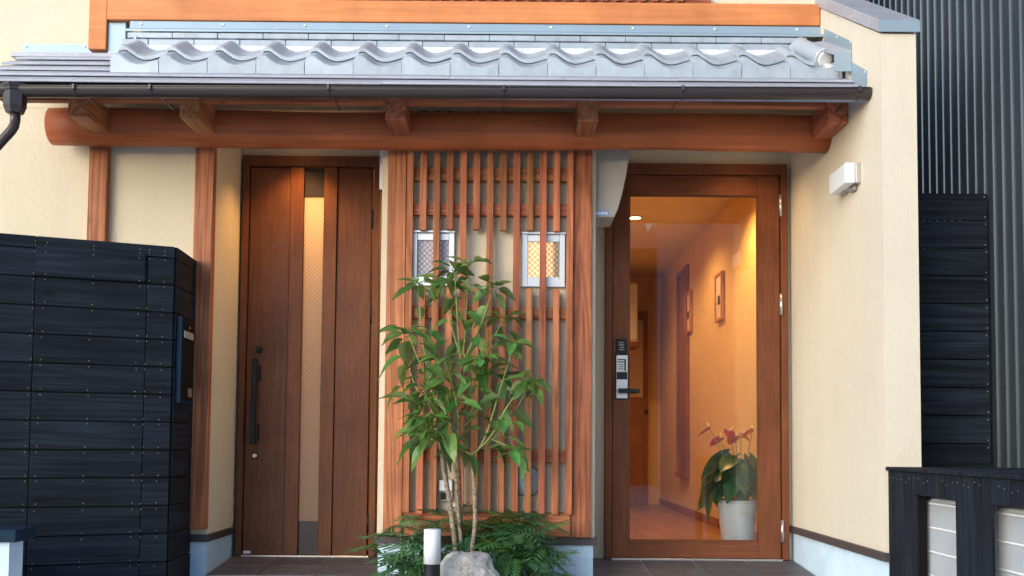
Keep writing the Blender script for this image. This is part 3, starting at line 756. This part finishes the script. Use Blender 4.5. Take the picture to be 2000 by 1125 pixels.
for i in range(42):
    a = rnd.uniform(0, 2*math.pi); el = rnd.uniform(.35, 1.4); ln = rnd.uniform(.10, .29)
    dv = Vector((math.cos(a)*math.cos(el), math.sin(a)*math.cos(el)*.7, math.sin(el)))
    tip = top + dv*ln + Vector((0, 0, .02))
    if tip.y < .63: tip.y = .63 + rnd.uniform(0, .03)
    if tip.x > 1.5: tip.x = 1.5 - rnd.uniform(0, .05)
    az = math.atan2(dv.y, dv.x) - math.pi/2
    if dv.y < 0 and rnd.random() < .8: az = math.atan2(-.25, dv.x) - math.pi/2
    inst('leaf', lm[i % 3], pot, tip, Euler((R(rnd.uniform(-48, 8)), rnd.uniform(-.5, .5), az)), (1,)*3)
    if i < 14: MB().tube([top, (top + tip)/2 + Vector((0, 0, .03)), tip], .0028, 5).build('stalk', M['stalk'], pot)
sp = heart(.088, .072, .12, .10).mesh('spathe', M['spathe'])
for (px, py, rz, yy) in ((1386, 836, 1.3, .80), (1424, 842, -.5, .80), (1447, 846, -1.2, .86), (1470, 840, 1.0, .84), (1406, 856, .6, .9), (1436, 852, .2, .78)):
    p = at(px, py, yy); e = inst('flower', sp, pot, p, Euler((R(-32), R(12), rz)))
    MB().tube([top, (top*.5 + p*.5) + Vector((.01, 0, .04)), p], .0026, 6).build('stalk', M['stalk'], pot)
    MB().tube([p + Vector((0, 0, .002)), p + Vector((.012, -.004, .02)), p + Vector((.02, -.006, .042))], [.004, .0045, .002], 7).build('spadix', M['spadix'], e)

# ------------------------------------------------------------------ things on the walls
wl = empty('wall_lamp', (XW, -.73, 1.95), 'white box-shaped wall lamp on the cream wing wall', 'wall lamp')
ny, fy = at(1682, 340, x=XW).y, at(1620, 360, x=1.594).y
z0, z1 = ZZ(1665, 357, ny), ZZ(1665, 317, ny)
MB().box(1.592, 1.640, ny, fy, z0, z1, .006, None, 3).build('diffuser', M['acrylic'], wl)
MB().box(1.643, XW - .001, ny + .001, fy - .001, z0 + .002, z1 - .002, .002).build('back_plate', M['steel'], wl)
MB().box(1.6395, 1.6435, ny + .006, fy - .006, z0 + .004, z1 - .004).build('seam', M['black'], wl)
MB().box(1.648, XW - .004, ny + .05, ny + .11, z0 - .020, z0 + .004, .003).build('sensor', M['grey'], wl)
# grey tapered box on the side of the centre wall
gb = empty('wall_box', (XC1, .3, 1.9), 'grey tapered wall box with a small blue label beside the glazed door', 'wall box')
pf = [at(1165, 284, .06), at(1190, 284.5, .06), at(1213, 287, .06), at(1230, 294, .06), at(1227, 318, .06), at(1222.5, 345, .06), at(1215, 380, .06), at(1207, 408, .06), at(1200, 424, .06), at(1165, 424, .06)]
pf = [Vector((max(p.x, XC1 + .001), .06, p.z)) for p in pf]; pf[0].x = pf[-1].x = XC1 + .001
MB().prism(pf, (0, .26, 0), .003).build('housing', M['grey'], gb)
tp = [p + Vector((0, 0, .0035)) for p in pf[:4]]
MB().prism(tp + [p + Vector((0, 0, .004)) for p in tp[::-1]], (0, .262, 0)).build('lid', M['black'], gb)
M['label'] = plain('blue_label', (.16, .30, .62), .4)
a, b = at(1165.5, 424, .058), at(1189, 411, .058)
lb = MB().box(XC1 + .004, b.x, .0575, .0598, a.z + .008, b.z).build('label_plate', M['label'], gb)
q = MB()
for i in range(5):
    wx = (b.x - XC1 - .012)/5; q.box(XC1 + .008 + i*wx, XC1 + .008 + (i + .7)*wx, .0565, .0574, a.z + .013 + .002*(i % 2), b.z - .009)
q.build('lettering', M['white'], lb, kind='stuff')
wb = empty('door_sensor', (XC0, .2, 2.1), 'slim white wall box on the reveal at the top right of the solid door', 'wall box')
a, b = at(737.5, 377, .25), at(742, 290, .25)
MB().box(XC0 - .036, XC0 - .001, .16, .28, a.z, b.z, .004).build('cover', M['white'], wb)
MB().box(XC0 - .030, XC0 - .001, .17, .27, a.z - .010, a.z - .0005, .002).build('lens', M['black'], wb)
# round vent cap and outdoor socket behind the lattice
c = at(1030, 940, -.02)
v = empty('vent_cap', (c.x, 0, c.z), 'round silver vent cap on the wall behind the lattice slats', 'vent')
MB().lathe((c.x, 0, c.z), [(.078, -.001), (.078, -.020), (.072, -.026), (.0, -.028)] if False else [(.078, -.001), (.078, -.022), (.075, -.025), (.03, -.0252)], 40, 'Y').build('cap', M['zinc'], v)
MB().lathe((c.x, 0, c.z), [(.082, -.0005), (.082, -.006)], 40, 'Y').build('flange', M['black'], v)
a, b = at(856, 980, -.02), at(885, 936, -.02)
s = empty('outdoor_socket', (.5*(a.x + b.x), 0, a.z), 'grey outdoor power socket with lid behind the tree trunks', 'socket')
MB().box(a.x, b.x, -.022, -.0005, a.z, b.z, .004).build('body', M['grey'], s)
MB().box(a.x + .002, b.x - .002, -.040, -.0225, a.z + .055, b.z - .001, .004).build('lid', M['alu'], s)
MB().box(a.x + .012, b.x - .012, -.024, -.0215, a.z + .012, a.z + .048, .001).build('outlet', M['black'], s)

# ------------------------------------------------------------------ charred plank enclosure (left)
A = Vector((-1.652, -.415, 0)); F0 = Vector((-2.95, -.965, 0)); B = Vector((-1.672, -.02, 0))
ztop = at(338, 482, A.y).z
enc = empty('plank_enclosure', ((A.x + F0.x)/2, -.6, -.2), 'tall black charred-cedar plank enclosure at the left of the solid door', 'fence')
fdir = (A - F0).normalized(); L = (A - F0).length; fn = Vector((fdir.y, -fdir.x, 0))
ROW = .1352
levels = [ztop, ztop - .060] + [ztop - .060 - ROW*(k + 1) for k in range(14)]
def face_planks(P, d, nrm, length, cuts, parent, th=.012, z_jit=.0, mat='charX', gap=.0016):
    ang = math.atan2(d.y, d.x)
    for i, (zt, zb) in enumerate(zip(levels, levels[1:])):
        zb = max(zb, -.198)
        if zt - zb < .02: continue
        cs = cuts(i)
        for a, b in zip(cs, cs[1:]):
            c = P + d*(a + b)/2 + nrm*(th/2 + random.uniform(0, .0015)); c.z = (zt + zb)/2
            me = MB().box(-(b - a)/2 + gap, (b - a)/2 - gap, -th/2, th/2, -(zt - zb)/2 + gap*1.5, (zt - zb)/2 - gap*1.5, .0018).mesh('plank', M[mat])
            inst('plank', me, parent, c, Euler((0, 0, ang)))
def s_at(px, py):      # distance along the front face for a pixel
    v = CAMROT @ Vector(((px - CX)/FPX, -(py - CY)/FPX, -1)); 
    den = v.dot(fn); t = (A - EYE).dot(fn)/den; p = EYE + v*t; p.z = 0
    return (p - F0).dot(fdir)
sa, sb = s_at(64, 700), s_at(283, 700)
face_planks(F0, fdir, fn, L, lambda i: [0, sa, L] if i == 0 else [0, sa, sb, L], enc)
sdir = (B - A).normalized(); sn = Vector((sdir.y, -sdir.x, 0))
face_planks(A + fdir*.0, sdir, sn, 0, lambda i: [.002, (B - A).length], enc)
core = MB().prism([(F0.x, F0.y, -.2), (A.x, A.y, -.2), (B.x, B.y, -.2), (F0.x, B.y, -.2)], (0, 0, ztop + .2 - .02)).build('core', M['dark'], enc)
MB().prism([(F0.x, F0.y, ztop - .018), (A.x + .005, A.y, ztop - .018), (B.x + .005, B.y, ztop - .018), (F0.x, B.y, ztop - .018)], (0, 0, .014)).build('top_board', M['charX'], enc)
# access lid on the front, standing slightly proud
la, lb_ = s_at(70, 500), s_at(283, 520)
zl1, zl0 = levels[1] + .012, levels[2] + .006
me = MB().box(-(lb_ - la)/2, (lb_ - la)/2, -.004, .004, -(zl1 - zl0)/2, (zl1 - zl0)/2, .0015).mesh('lid', M['charX'])
c = F0 + fdir*(la + lb_)/2 + fn*.0180; c.z = (zl0 + zl1)/2
inst('lid', me, enc, c, Euler((0, 0, math.atan2(fdir.y, fdir.x))))
nl = MB()
for i, (zt, zb) in enumerate(zip(levels, levels[1:])):
    for px in (58, 80, 173, 266, 284, 314):
        sp_ = s_at(px - 6*(i - 6)/8 if px < 200 else px - 3*(i - 6)/8, 700)
        for z in ((zt - .014), (zb + .014)):
            if i == 0 and z > zt - .02: z = zt - .03
            if z < -.19: continue
            p = F0 + fdir*(sp_ + random.uniform(-.004, .004)) + fn*(.0228 if (i == 1 and 66 < px < 285) else .0145); p.z = z + random.uniform(-.003, .003)
            bmesh.ops.create_icosphere(nl.b, subdivisions=1, radius=.0024, matrix=Matrix.Translation(p))
nl.build('nails', M['brass'], enc, kind='stuff')
# letter box set in the side of the enclosure
m0 = A + sdir*.03; ang = math.atan2(sdir.y, sdir.x)
mbx = empty('letter_box', (A.x + .03, A.y + .13, at(350, 790, A.y + .1).z), 'slim black letter box with steel name plate on the side of the plank enclosure', 'letter box')
zm0, zm1 = at(337, 787, A.y + .02).z, at(339, 617, A.y + .02).z
M['blueblack'] = plain('blue_black_paint', (.010, .026, .050), .75, .0, spec=.12)
def sidebox(name, mat, s0, s1, t0, t1, z0, z1, bev=.002):
    me = MB().box(-(s1 - s0)/2, (s1 - s0)/2, -(t1 - t0)/2, (t1 - t0)/2, -(z1 - z0)/2, (z1 - z0)/2, bev).mesh(name, M[mat])
    c = A + sdir*(s0 + s1)/2 + sn*(t0 + t1)/2; c.z = (z0 + z1)/2
    return inst(name, me, mbx, c, Euler((0, 0, ang)))
sidebox('case', 'blueblack', .020, .225, .012, .040, zm0, zm1, .003)
sidebox('front_plate', 'dark', .028, .222, .0405, .047, zm0 + .018, zm1 - .006, .002)
sidebox('name_plate', 'grey', .030, .205, .0472, .050, zm1 - .105, zm1 - .070, .001)
sidebox('lock', 'steel', .120, .132, .0472, .053, zm1 - .054, zm1 - .042, .002)
sidebox('label_plate', 'steel', .13, .205, .0472, .049, zm0 + .035, zm0 + .080, .001)
# low white wall with a dark coping at the bottom left corner
lw = empty('low_wall', (-2.5, -1.1, -.2), 'low pale wall with dark coping in the bottom left corner', 'wall')
yl = -1.25; xr = XX(17, 1100, yl); zc1 = ZZ(30, 1035, yl - .03); zc0 = ZZ(30, 1060, yl - .03)
MB().box(-3.2, xr, yl, yl + .12, -.199, zc0).build('wall_body', M['base'], lw)
MB().box(-3.2, XX(31, 1040, yl - .03), yl - .03, yl + .15, zc0 + .0005, zc1, .003).build('coping', M['blueblack'], lw)

# ------------------------------------------------------------------ neighbour on the right
XN = 2.33
nb = empty('neighbour_building', (XN + 2, 1, -.2), 'neighbouring building clad in dark navy ribbed metal siding at the right edge', 'building')
MB().box(XN + .03, XN + 3.5, -2.6, 5, -.2, 7).build('wall_body', M['dark'], nb)
q = MB(); row = []; y = -2.6; pr = .092
while y < 4.9:
    row += [(XN, y), (XN, y + pr - .026), (XN - .007, y + pr - .024), (XN - .007, y + pr - .010), (XN, y + pr - .008)]
    y += pr
q.grid([[(x, y, -.2) for x, y in row], [(x, y, 7) for x, y in row]], False)
q.build('ribbed_siding', M['ribs'], nb)
fc = empty('plank_fence', ((XO + XN)/2, -.55, -.2), 'black plank fence closing the gap beside the ribbed building', 'fence')
yf = -.55; zft = ZZ(1865, 378, yf)
nl = MB()
for k in range(15):
    z1 = zft - k*.1345; z0 = z1 - .1345
    if z0 < -.19: break
    MB().box(XO + .002, XN - .018, yf - .012, yf, z0 + .0022, z1 - .0022, .0018).build('plank', M['charX'], fc)
    for x in (XO + .022, XN - .030):
        for z in (z0 + .018, z1 - .018): bmesh.ops.create_icosphere(nl.b, subdivisions=1, radius=.0034, matrix=Matrix.Translation((x + random.uniform(-.004, .004), yf - .0125, z)))
nl.build('nails', M['brass'], fc, kind='stuff')
MB().box(XO + .05, XO + .09, yf + .001, yf + .05, -.19, zft - .02).build('fence_post', M['dark'], fc)
# air-conditioner cover
XA = 1.676; ya0 = -.938; ZA = .572
ac = empty('aircon_cover', (XA + .3, -1.6, -.2), 'black slatted wooden cover box around the air conditioner units', 'aircon cover')
bw = .0905; nl = MB()
op = [(at(1787, 1000, x=XA).y, at(1866, 1000, x=XA).y), (at(1935, 1000, x=XA).y, at(1935, 1000, x=XA).y - .42)]
zo = at(1790, 967, x=XA).z
y = ya0; k = 0
while y > -2.5:
    yb = y - bw
    segs = [(y, yb, -.195)]
    for o0, o1 in op:
        ns = []
        for (s0, s1, zb) in segs:
            if s1 >= o0 or s0 <= o1: ns.append((s0, s1, zb)); continue
            if s0 > o0: ns.append((s0, o0, zb))
            ns.append((min(s0, o0), max(s1, o1), zo))
            if s1 < o1: ns.append((o1, s1, zb))
        segs = ns
    for s0, s1, zb in segs:
        if s0 - s1 < .004: continue
        j = random.uniform(0, .002)
        MB().box(XA + j, XA + .014 + j, s1 + .0007, s0 - .0007, zb, ZA - .016, .001).build('board', M['charZ'], ac)
    for t in ((.25, .7) if random.random() < .6 else ()):
        bmesh.ops.create_icosphere(nl.b, subdivisions=1, radius=.0018, matrix=Matrix.Translation((XA - .0005, y - bw*t, ZA - .045 + random.uniform(-.016, .010))))
    MB().box(XA - .012 + random.uniform(-.003, .003), XN - .02, yb + .0008, y - .0008, ZA - .015, ZA + random.uniform(0, .002), .0015).build('top_board', M['charX'], ac)
    y -= bw; k += 1
nl.build('nails', M['brass'], ac, kind='stuff')
MB().box(XA + .0165, XA + .05, op[0][0] + .004, op[0][0] + .04, -.19, ZA - .02).build('inner_post', M['dark'], ac)
def ac_unit(y1, y0, label, xf):
    u = empty('aircon_unit', (xf + .15, (y0 + y1)/2, -.12), label, 'air conditioner', 'air conditioner units in the cover')
    zt, zb = .452, -.12
    MB().box(xf + .006, xf + .30, y0, y1, zb, zt, .018, None, 3).build('casing', M['casing'], u)
    q = MB(); n = int((y1 - y0 - .03)/.0085)
    for i in range(n):
        yy = y0 + .018 + i*.0085; q.box(xf - .0005, xf + .010, yy, yy + .0022, zb + .02, zt - .012)
    q.build('fins', M['alu'], u, kind='stuff')
    for i in range(6):
        z = zt - .022 - i*.098; MB().box(xf - .004, xf + .002, y0 + .012, y1 - .012, z - .003, z + .003, .001).build('grille_bar', M['white2'], u)
    MB().box(xf + .02, xf + .28, y0 + .05, y1 - .05, -.199, zb - .0005).build('stand', M['dark'], u)
ac_unit(at(1808, 1000, x=1.75).y, op[0][1] - .12, 'white air conditioner unit in the left opening of the black cover', 1.745)
ac_unit(at(1946, 1000, x=1.75).y, -2.45, 'white air conditioner unit in the right opening, cut by the frame edge', 1.745)

# ------------------------------------------------------------------ bollard, rock
yb_ = -.80; xb = XX(844, 1080, yb_); rb = .0385
bo = empty('garden_light', (xb, yb_, -.199), 'short bollard garden light, white cylinder on a black base, before the rock', 'garden light')
zb1, zb2 = ZZ(844, 1033, yb_), ZZ(844, 1101, yb_)
MB().lathe((xb, yb_, 0), [(rb, zb2 + .0005), (rb, zb1 - .006), (rb - .004, zb1 - .001), (rb - .010, zb1)], 36).build('diffuser', M['acrylic'], bo)
MB().lathe((xb, yb_, 0), [(rb + .004, -.199), (rb - .001, -.19), (rb - .001, zb2 - .001), (rb - .003, zb2)], 36).build('base', M['black'], bo)
def rock():
    m, t, p = base_mat('granite'); v = coords(t)
    f = math_(t, 'ADD', math_(t, 'MULTIPLY', noise(t, v, 9, 6), .5), math_(t, 'MULTIPLY', noise(t, v, 110, 4, .8), .5))
    t.links.new(ramp(t, f, [(.36, (.26, .24, .22)), (.5, (.54, .52, .49)), (.62, (.72, .70, .67))]), p.inputs['Base Color'])
    p.inputs['Roughness'].default_value = .9; bump(t, p, f, .9, .015)
    mb = MB(); bmesh.ops.create_icosphere(mb.b, subdivisions=5, radius=1)
    from mathutils import noise as mn
    yr = -.63; c = at(914, 1150, yr)
    for v_ in mb.b.verts:
        d = v_.co.normalized(); r = 1 + .22*mn.noise(d*1.3 + Vector((4.2, 1, 7))) + .10*mn.noise(d*3.1) + .035*mn.noise(d*8) + .02*mn.noise(d*20)
        cell = mn.voronoi(d*1.6)[0]; r += .12*(cell[1] - cell[0]) - .04
        q = d*r; q.z = max(-.8, q.z)
        if q.z > .0: q.z *= 1.0
        v_.co = Vector((c.x - .01 + q.x*.160, yr + q.y*.14, c.z + q.z*.175))
    for f_ in mb.b.faces: f_.smooth = True
    return mb.build('garden_rock', m, None, 'rough pale grey granite rock at the foot of the tree', 'rock')
rock()

# ------------------------------------------------------------------ tree
M['leaf'] = leafmat('tree_leaf', (.092, .225, .060), (.18, .30, .13), .36, .35)
M['leaf2'] = leafmat('young_leaf', (.12, .26, .035), (.17, .30, .09), .33, .35)
def bark():
    m, t, p = base_mat('pale_bark'); v = coords(t)
    f = noise(t, v, 60, 5); g = noise(t, coords(t, (1, 1, 3)), 25, 3)
    t.links.new(ramp(t, math_(t, 'ADD', math_(t, 'MULTIPLY', f, .6), math_(t, 'MULTIPLY', g, .4)), [(.38, (.12, .09, .06)), (.52, (.27, .22, .16)), (.65, (.42, .36, .28))]), p.inputs['Base Color'])
    p.inputs['Roughness'].default_value = .85; bump(t, p, f, .5, .004); return m
M['bark'] = bark()
M['twig'] = plain('green_twig', (.22, .26, .075), .6, var=.2, vscale=20)
TY = -.36
tree = empty('tree', (at(900, 1120, TY).x, TY, -.05), 'slender multi-stemmed evergreen tree with drooping glossy leaves before the lattice', 'tree')
def stem(pts, r0, r1, mat, name='branch'):
    P = [at(px, py, TY + dy) for px, py, dy in pts]
    # resample smoothly (Catmull-Rom)
    Q = []
    for i in range(len(P) - 1):
        p0, p1, p2, p3 = P[max(i-1, 0)], P[i], P[i+1], P[min(i+2, len(P)-1)]
        for k in range(5):
            t = k/5; Q.append(.5*((2*p1) + (p2 - p0)*t + (2*p0 - 5*p1 + 4*p2 - p3)*t*t + (3*p1 - p0 - 3*p2 + p3)*t**3))
    Q.append(P[-1]); n = len(Q)
    MB().tube(Q, [(r0 + (r1 - r0)*i/(n-1))*(1 + .06*math.sin(i*2.1)) for i in range(n)], 9).build(name, M[mat], tree)
    return Q
trunks = [
 ([(893, 1120, .02), (890, 1074, .02), (877, 973, .0), (867, 921, -.01), (859, 861, -.02)], .0155, .0095),
 ([(895, 1120, .05), (888, 1060, .05), (874, 950, .03), (868, 900, .02), (862, 866, .01)], .010, .0075),
 ([(906, 1120, .03), (902, 1073, .03), (895, 1002, .02), (890, 930, .02), (886, 870, .02), (890, 800, .02), (901, 743, .02), (901, 700, .02)], .0115, .006),
 ([(906, 1120, .08), (903, 1060, .08), (900, 1002, .07), (898, 930, .06), (896, 881, .05), (897, 820, .05)], .009, .006),
 ([(921, 1120, .0), (922, 1074, .0), (928, 1017, -.01), (925, 930, -.02), (920, 888, -.02)], .0125, .0105)]
for p, a, b in trunks: stem(p, a, b, 'bark', 'trunk')
tw = [
 [(859, 861, -.02), (852, 800, -.04), (845, 760, -.05), (828, 683, -.05), (818, 575, -.05), (819, 552, -.05)],
 [(901, 700, .02), (896, 669, 0), (892, 600, -.02), (889, 547, -.03), (888, 528, -.03)],
 [(901, 700, .02), (907, 669, .04), (911, 600, .06), (914, 545, .06), (916, 515, .06)],
 [(901, 715, .02), (922, 670, .0), (940, 632, -.04), (958, 578, -.07), (962, 560, -.08)],
 [(915, 720, .02), (945, 685, .06), (968, 652, .09), (985, 620, .10)],
 [(901, 700, .02), (884, 645, .06), (871, 580, .09), (868, 552, .09)],
 [(920, 888, -.02), (906, 880, .0), (893, 874, .0), (884, 850, -.04), (878, 800, -.06), (872, 765, -.07)],
 [(920, 888, -.02), (934, 878, -.04), (950, 848, -.06), (965, 800, -.08), (980, 750, -.09), (1000, 683, -.08), (1002, 668, -.08)],
 [(934, 878, -.04), (960, 850, -.08), (990, 795, -.12), (1022, 752, -.14), (1030, 742, -.14)],
 [(934, 878, -.04), (962, 858, -.03), (990, 825, .02), (1016, 785, .05), (1040, 742, .06)],
 [(960, 858, -.04), (985, 868, -.06), (1005, 880, -.08)],
 [(859, 861, -.02), (840, 830, -.08), (828, 808, -.10), (815, 786, -.12)],
 [(857, 863, -.02), (840, 856, .02), (830, 843, .06), (818, 838, .08)],
 [(850, 800, -.04), (820, 770, .05), (800, 720, .08), (803, 670, .09), (800, 648, .09)],
 [(845, 760, -.05), (830, 730, -.12), (812, 690, -.15), (795, 645, -.15)],
 [(896, 870, .02), (893, 800, -.08), (880, 740, -.12), (866, 700, -.14)],
 [(897, 820, .05), (925, 770, -.05), (930, 720, -.10), (938, 700, -.12)],
 [(900, 840, .02), (935, 800, .08), (950, 760, .10), (955, 720, .10)],
 [(886, 870, .02), (870, 840, .08), (860, 790, .10), (855, 740, .10)],
 [(905, 690, .02), (925, 720, -.08), (928, 740, -.1)],
 [(854, 815, -.03), (838, 790, -.12), (824, 752, -.15)],
 [(862, 862, -.01), (846, 850, -.12), (838, 815, -.16)],
 [(866, 870, -.02), (842, 848, -.10), (826, 846, -.13)],
]
def tleaf(L, W, pet, cup, droop, mat):
    mb = MB(); P = []
    n = 6
    for i in range(n + 1):
        u = i/n; wd = W*.5*(math.sin(math.pi*u**.85)**.8)*(1 - .25*u) if 0 < u < 1 else .0008
        s_ = pet + u*L; z = -droop*(u**1.7)*L
        P.append([(-wd, s_ - droop*.1*u*L, z + cup*wd), (-wd*.5, s_, z + cup*wd*.3), (0, s_, z), (wd*.5, s_, z + cup*wd*.3), (wd, s_ - droop*.1*u*L, z + cup*wd)])
    mb.grid(P)
    mb.tube([(0, 0, -.012), (0, pet*.5, .004), (0, pet + .004, -.0005)], .0016, 4, False)
    return mb.mesh('leaf', M[mat])
LV = [tleaf(.110, .062, .035, .35, .30, 'leaf'), tleaf(.125, .064, .045, .5, .45, 'leaf'), tleaf(.090, .054, .03, .2, .2, 'leaf'), tleaf(.130, .072, .06, .6, .55, 'leaf'), tleaf(.08, .045, .02, .4, .1, 'leaf2')]
rl = random.Random(11)
def leaf(p, d, kind, s):
    # d: outward direction; leaf's +Y points along d, face up
    d = d.normalized(); up = Vector((0, 0, 1)); x = d.cross(up)
    if x.length < .1: x = Vector((1, 0, 0))
    x.normalize(); z = x.cross(d)
    m = Matrix((x, d, z)).transposed() @ Matrix.Rotation(rl.uniform(-.6, .6), 3, 'Y')
    inst('leaf', LV[kind], tree, p, m.to_euler(), (s,)*3)
count = 0
for ti, t in enumerate(tw):
    thick = .0060 if ti in (0, 6, 7) else .0042
    Q = stem(t, thick, .0024, 'twig')
    tip = Q[-1]; n = len(Q)
    nt_ = 8 if ti not in (10, 19, 20) else 5
    for k in range(nt_):
        a = 2*math.pi*(k/nt_) + rl.uniform(-.3, .3); el = rl.uniform(-.35, .5)
        d = Vector((math.cos(a)*math.cos(el), math.sin(a)*math.cos(el), math.sin(el)))
        leaf(tip, d, 4 if (k % 3 == 0 and el > .0) else rl.choice((0, 1, 2)), rl.uniform(.75, 1.1)); count += 1
    i0 = int(n*.30)
    i = i0; a = rl.uniform(0, 6)
    while i < n - 1:
        a += 2.4 + rl.uniform(-.4, .4); el = rl.uniform(-.75, .15)
        d = Vector((math.cos(a)*math.cos(el), math.sin(a)*math.cos(el)*.9, math.sin(el)))
        leaf(Q[i], d, rl.choice((0, 1, 1, 3, 3, 0, 4)), rl.uniform(.8, 1.15)); count += 1
        i += 2
print('tree leaves', count)

# ------------------------------------------------------------------ shrubs (narrow-leaved mahonia)
M['mah'] = leafmat('mahonia_leaf', (.060, .18, .080), (.10, .22, .10), .38, .25)
M['mah2'] = leafmat('mahonia_young', (.085, .17, .025), (.12, .2, .06), .4, .3)
def frond(L, np_, ll, mat, droop):
    mb = MB(); 
    def ax(u): return Vector((0, u*L, -droop*u*u*L))
    mb.tube([ax(i/5) for i in range(6)], [.0022, .002, .0018, .0015, .0012, .0008], 4, False)
    for i in range(np_):
        u = .18 + .82*i/(np_ - 1)
        for sgn in (-1, 1):
            if i == np_ - 1 and sgn == 1: a = 0
            else: a = sgn*R(62 - 22*u)
            l = ll*(1 - .35*abs(u - .5)); w = .021
            b = ax(u); dv = Vector((math.sin(a), math.cos(a), -.28 - .2*droop)).normalized(); sd = Vector((math.cos(a), -math.sin(a), .25*sgn))
            pts = [b, b + dv*l*.35 + sd*w*.5, b + dv*l*.35 - sd*w*.5 , b + dv*l + Vector((0, 0, -.1*l)), b + dv*l*.7 + sd*w*.38 + Vector((0, 0, -.03*l)), b + dv*l*.7 - sd*w*.38 + Vector((0, 0, -.03*l))]
            vs = [mb.b.verts.new(p) for p in pts]
            for f in ((0, 1, 2), (1, 4, 5, 2), (4, 3, 5)):
                fc_ = mb.b.faces.new([vs[j] for j in f])
    bmesh.ops.recalc_face_normals(mb.b, faces=mb.b.faces)
    for f in mb.b.faces:
        if f.normal.z < 0 and len(f.verts) != 4 or (f.normal.z < 0 and f.calc_area() > 1e-5): f.normal_flip()
    return mb.mesh('frond', M[mat])
FR = [frond(.20, 7, .105, 'mah', .35), frond(.17, 6, .10, 'mah', .6), frond(.21, 7, .11, 'mah', .8), frond(.14, 5, .09, 'mah2', .3)]
rs = random.Random(5)
def shrub(label, spots, young=0.0):
    c = at(*spots[0][:2], spots[0][2])
    s = empty('mahonia_shrub', (c.x, c.y, -.05), label, 'shrub', 'mahonia shrubs around the tree')
    for (px, py, yy, nf) in spots:
        tip = at(px, py, yy); root = Vector((tip.x*.75 + c.x*.25, yy + rs.uniform(-.02, .04), -.06))
        MB().tube([root, root*.5 + tip*.5 + Vector((rs.uniform(-.02, .02), 0, .02)), tip], [.006, .005, .003], 6).build('cane', M['twig'], s)
        a0 = rs.uniform(0, 6)
        for k in range(nf):
            a = a0 + 2*math.pi*k/nf + rs.uniform(-.35, .35); el = rs.uniform(-.25, .75)
            m = Matrix.Rotation(a, 3, 'Z') @ Matrix.Rotation(el, 3, 'X') @ Matrix.Rotation(rs.uniform(-.3, .3), 3, 'Y')
            kd = 3 if rs.random() < young else rs.choice((0, 1, 2))
            if abs(math.cos(a)) * .22 > 0 and tip.y + math.cos(a)*.22 > -.05: m = Matrix.Rotation(a, 3, 'Z') @ Matrix.Rotation(max(el, .7), 3, 'X'); 
            inst('frond', FR[kd], s, tip + Vector((0, 0, rs.uniform(-.03, .01))), m.to_euler(), (rs.uniform(.65, .88),)*3)
shrub('dark green narrow-leaved shrub left of the tree, spilling over the porch corner', [(806, 1050, -.36, 9), (785, 1075, -.34, 9), (785, 1105, -.42, 9), (805, 1095, -.45, 10), (835, 1030, -.25, 8), (780, 1025, -.24, 6), (850, 1075, -.42, 8), (795, 1125, -.38, 9), (820, 1130, -.45, 9), (865, 1010, -.2, 7)])
shrub('dense dark green narrow-leaved shrub right of the tree', [(985, 1055, -.34, 10), (1020, 1045, -.36, 10), (1050, 1060, -.34, 9), (1000, 1085, -.46, 10), (1040, 1095, -.44, 10), (965, 1090, -.42, 9), (1015, 1020, -.24, 8), (1060, 1085, -.36, 8), (1055, 1120, -.40, 9), (1005, 1125, -.46, 9), (965, 1040, -.26, 8), (1060, 1030, -.24, 5)], .06)
shrub('young yellow-green tipped shrub behind the tree trunks', [(910, 1035, -.20, 8), (945, 1025, -.18, 8), (985, 1012, -.18, 7), (935, 1060, -.22, 8), (895, 1060, -.22, 8), (1020, 1010, -.18, 5)], .42)

# ------------------------------------------------------------------ across the street (seen only as reflections in the glass)
YO = -15.0
op_ = empty('facing_building', (6, YO - 2, -.2), 'low building across the street with pale ribbed siding, mirrored in the glass door', 'building')
MB().box(3.17, 9, YO - 4, YO, -.2, 5.5).build('wall_body', M['grey'], op_)
q = MB(); row = []; x = 3.17
while x < 8.9:
    row += [(x, YO + .01), (x + .06, YO + .01), (x + .068, YO + .03), (x + .092, YO + .03), (x + .10, YO + .01)]; x += .10
q.grid([[(a, b, -.2) for a, b in row], [(a, b, 5.5) for a, b in row]], False)
M['palerib'] = plain('pale_ribbed_siding', (.60, .585, .60), .5, .0)
q.build('ribbed_siding', M['palerib'], op_)
oh = empty('facing_house', (1, YO - 2.5, -.2), 'narrow dark house across the street, mirrored in the glass', 'house')
MB().box(-.8, 3.1, YO - 5, YO - .5, -.2, 4.9).build('wall_body', M['bronze'], oh)
MB().prism([(-1.0, YO - .3, 4.88), (-1.0, YO - 5.2, 4.88), (-1.0, YO - 2.7, 6.2)], (4.15, 0, 0)).build('roof', M['sheet'], oh)
for x in (-.3, 1.4): MB().box(x, x + 1.2, YO - .52, YO - .47, 1.0, 2.2, .01).build('window', M['black'], oh)
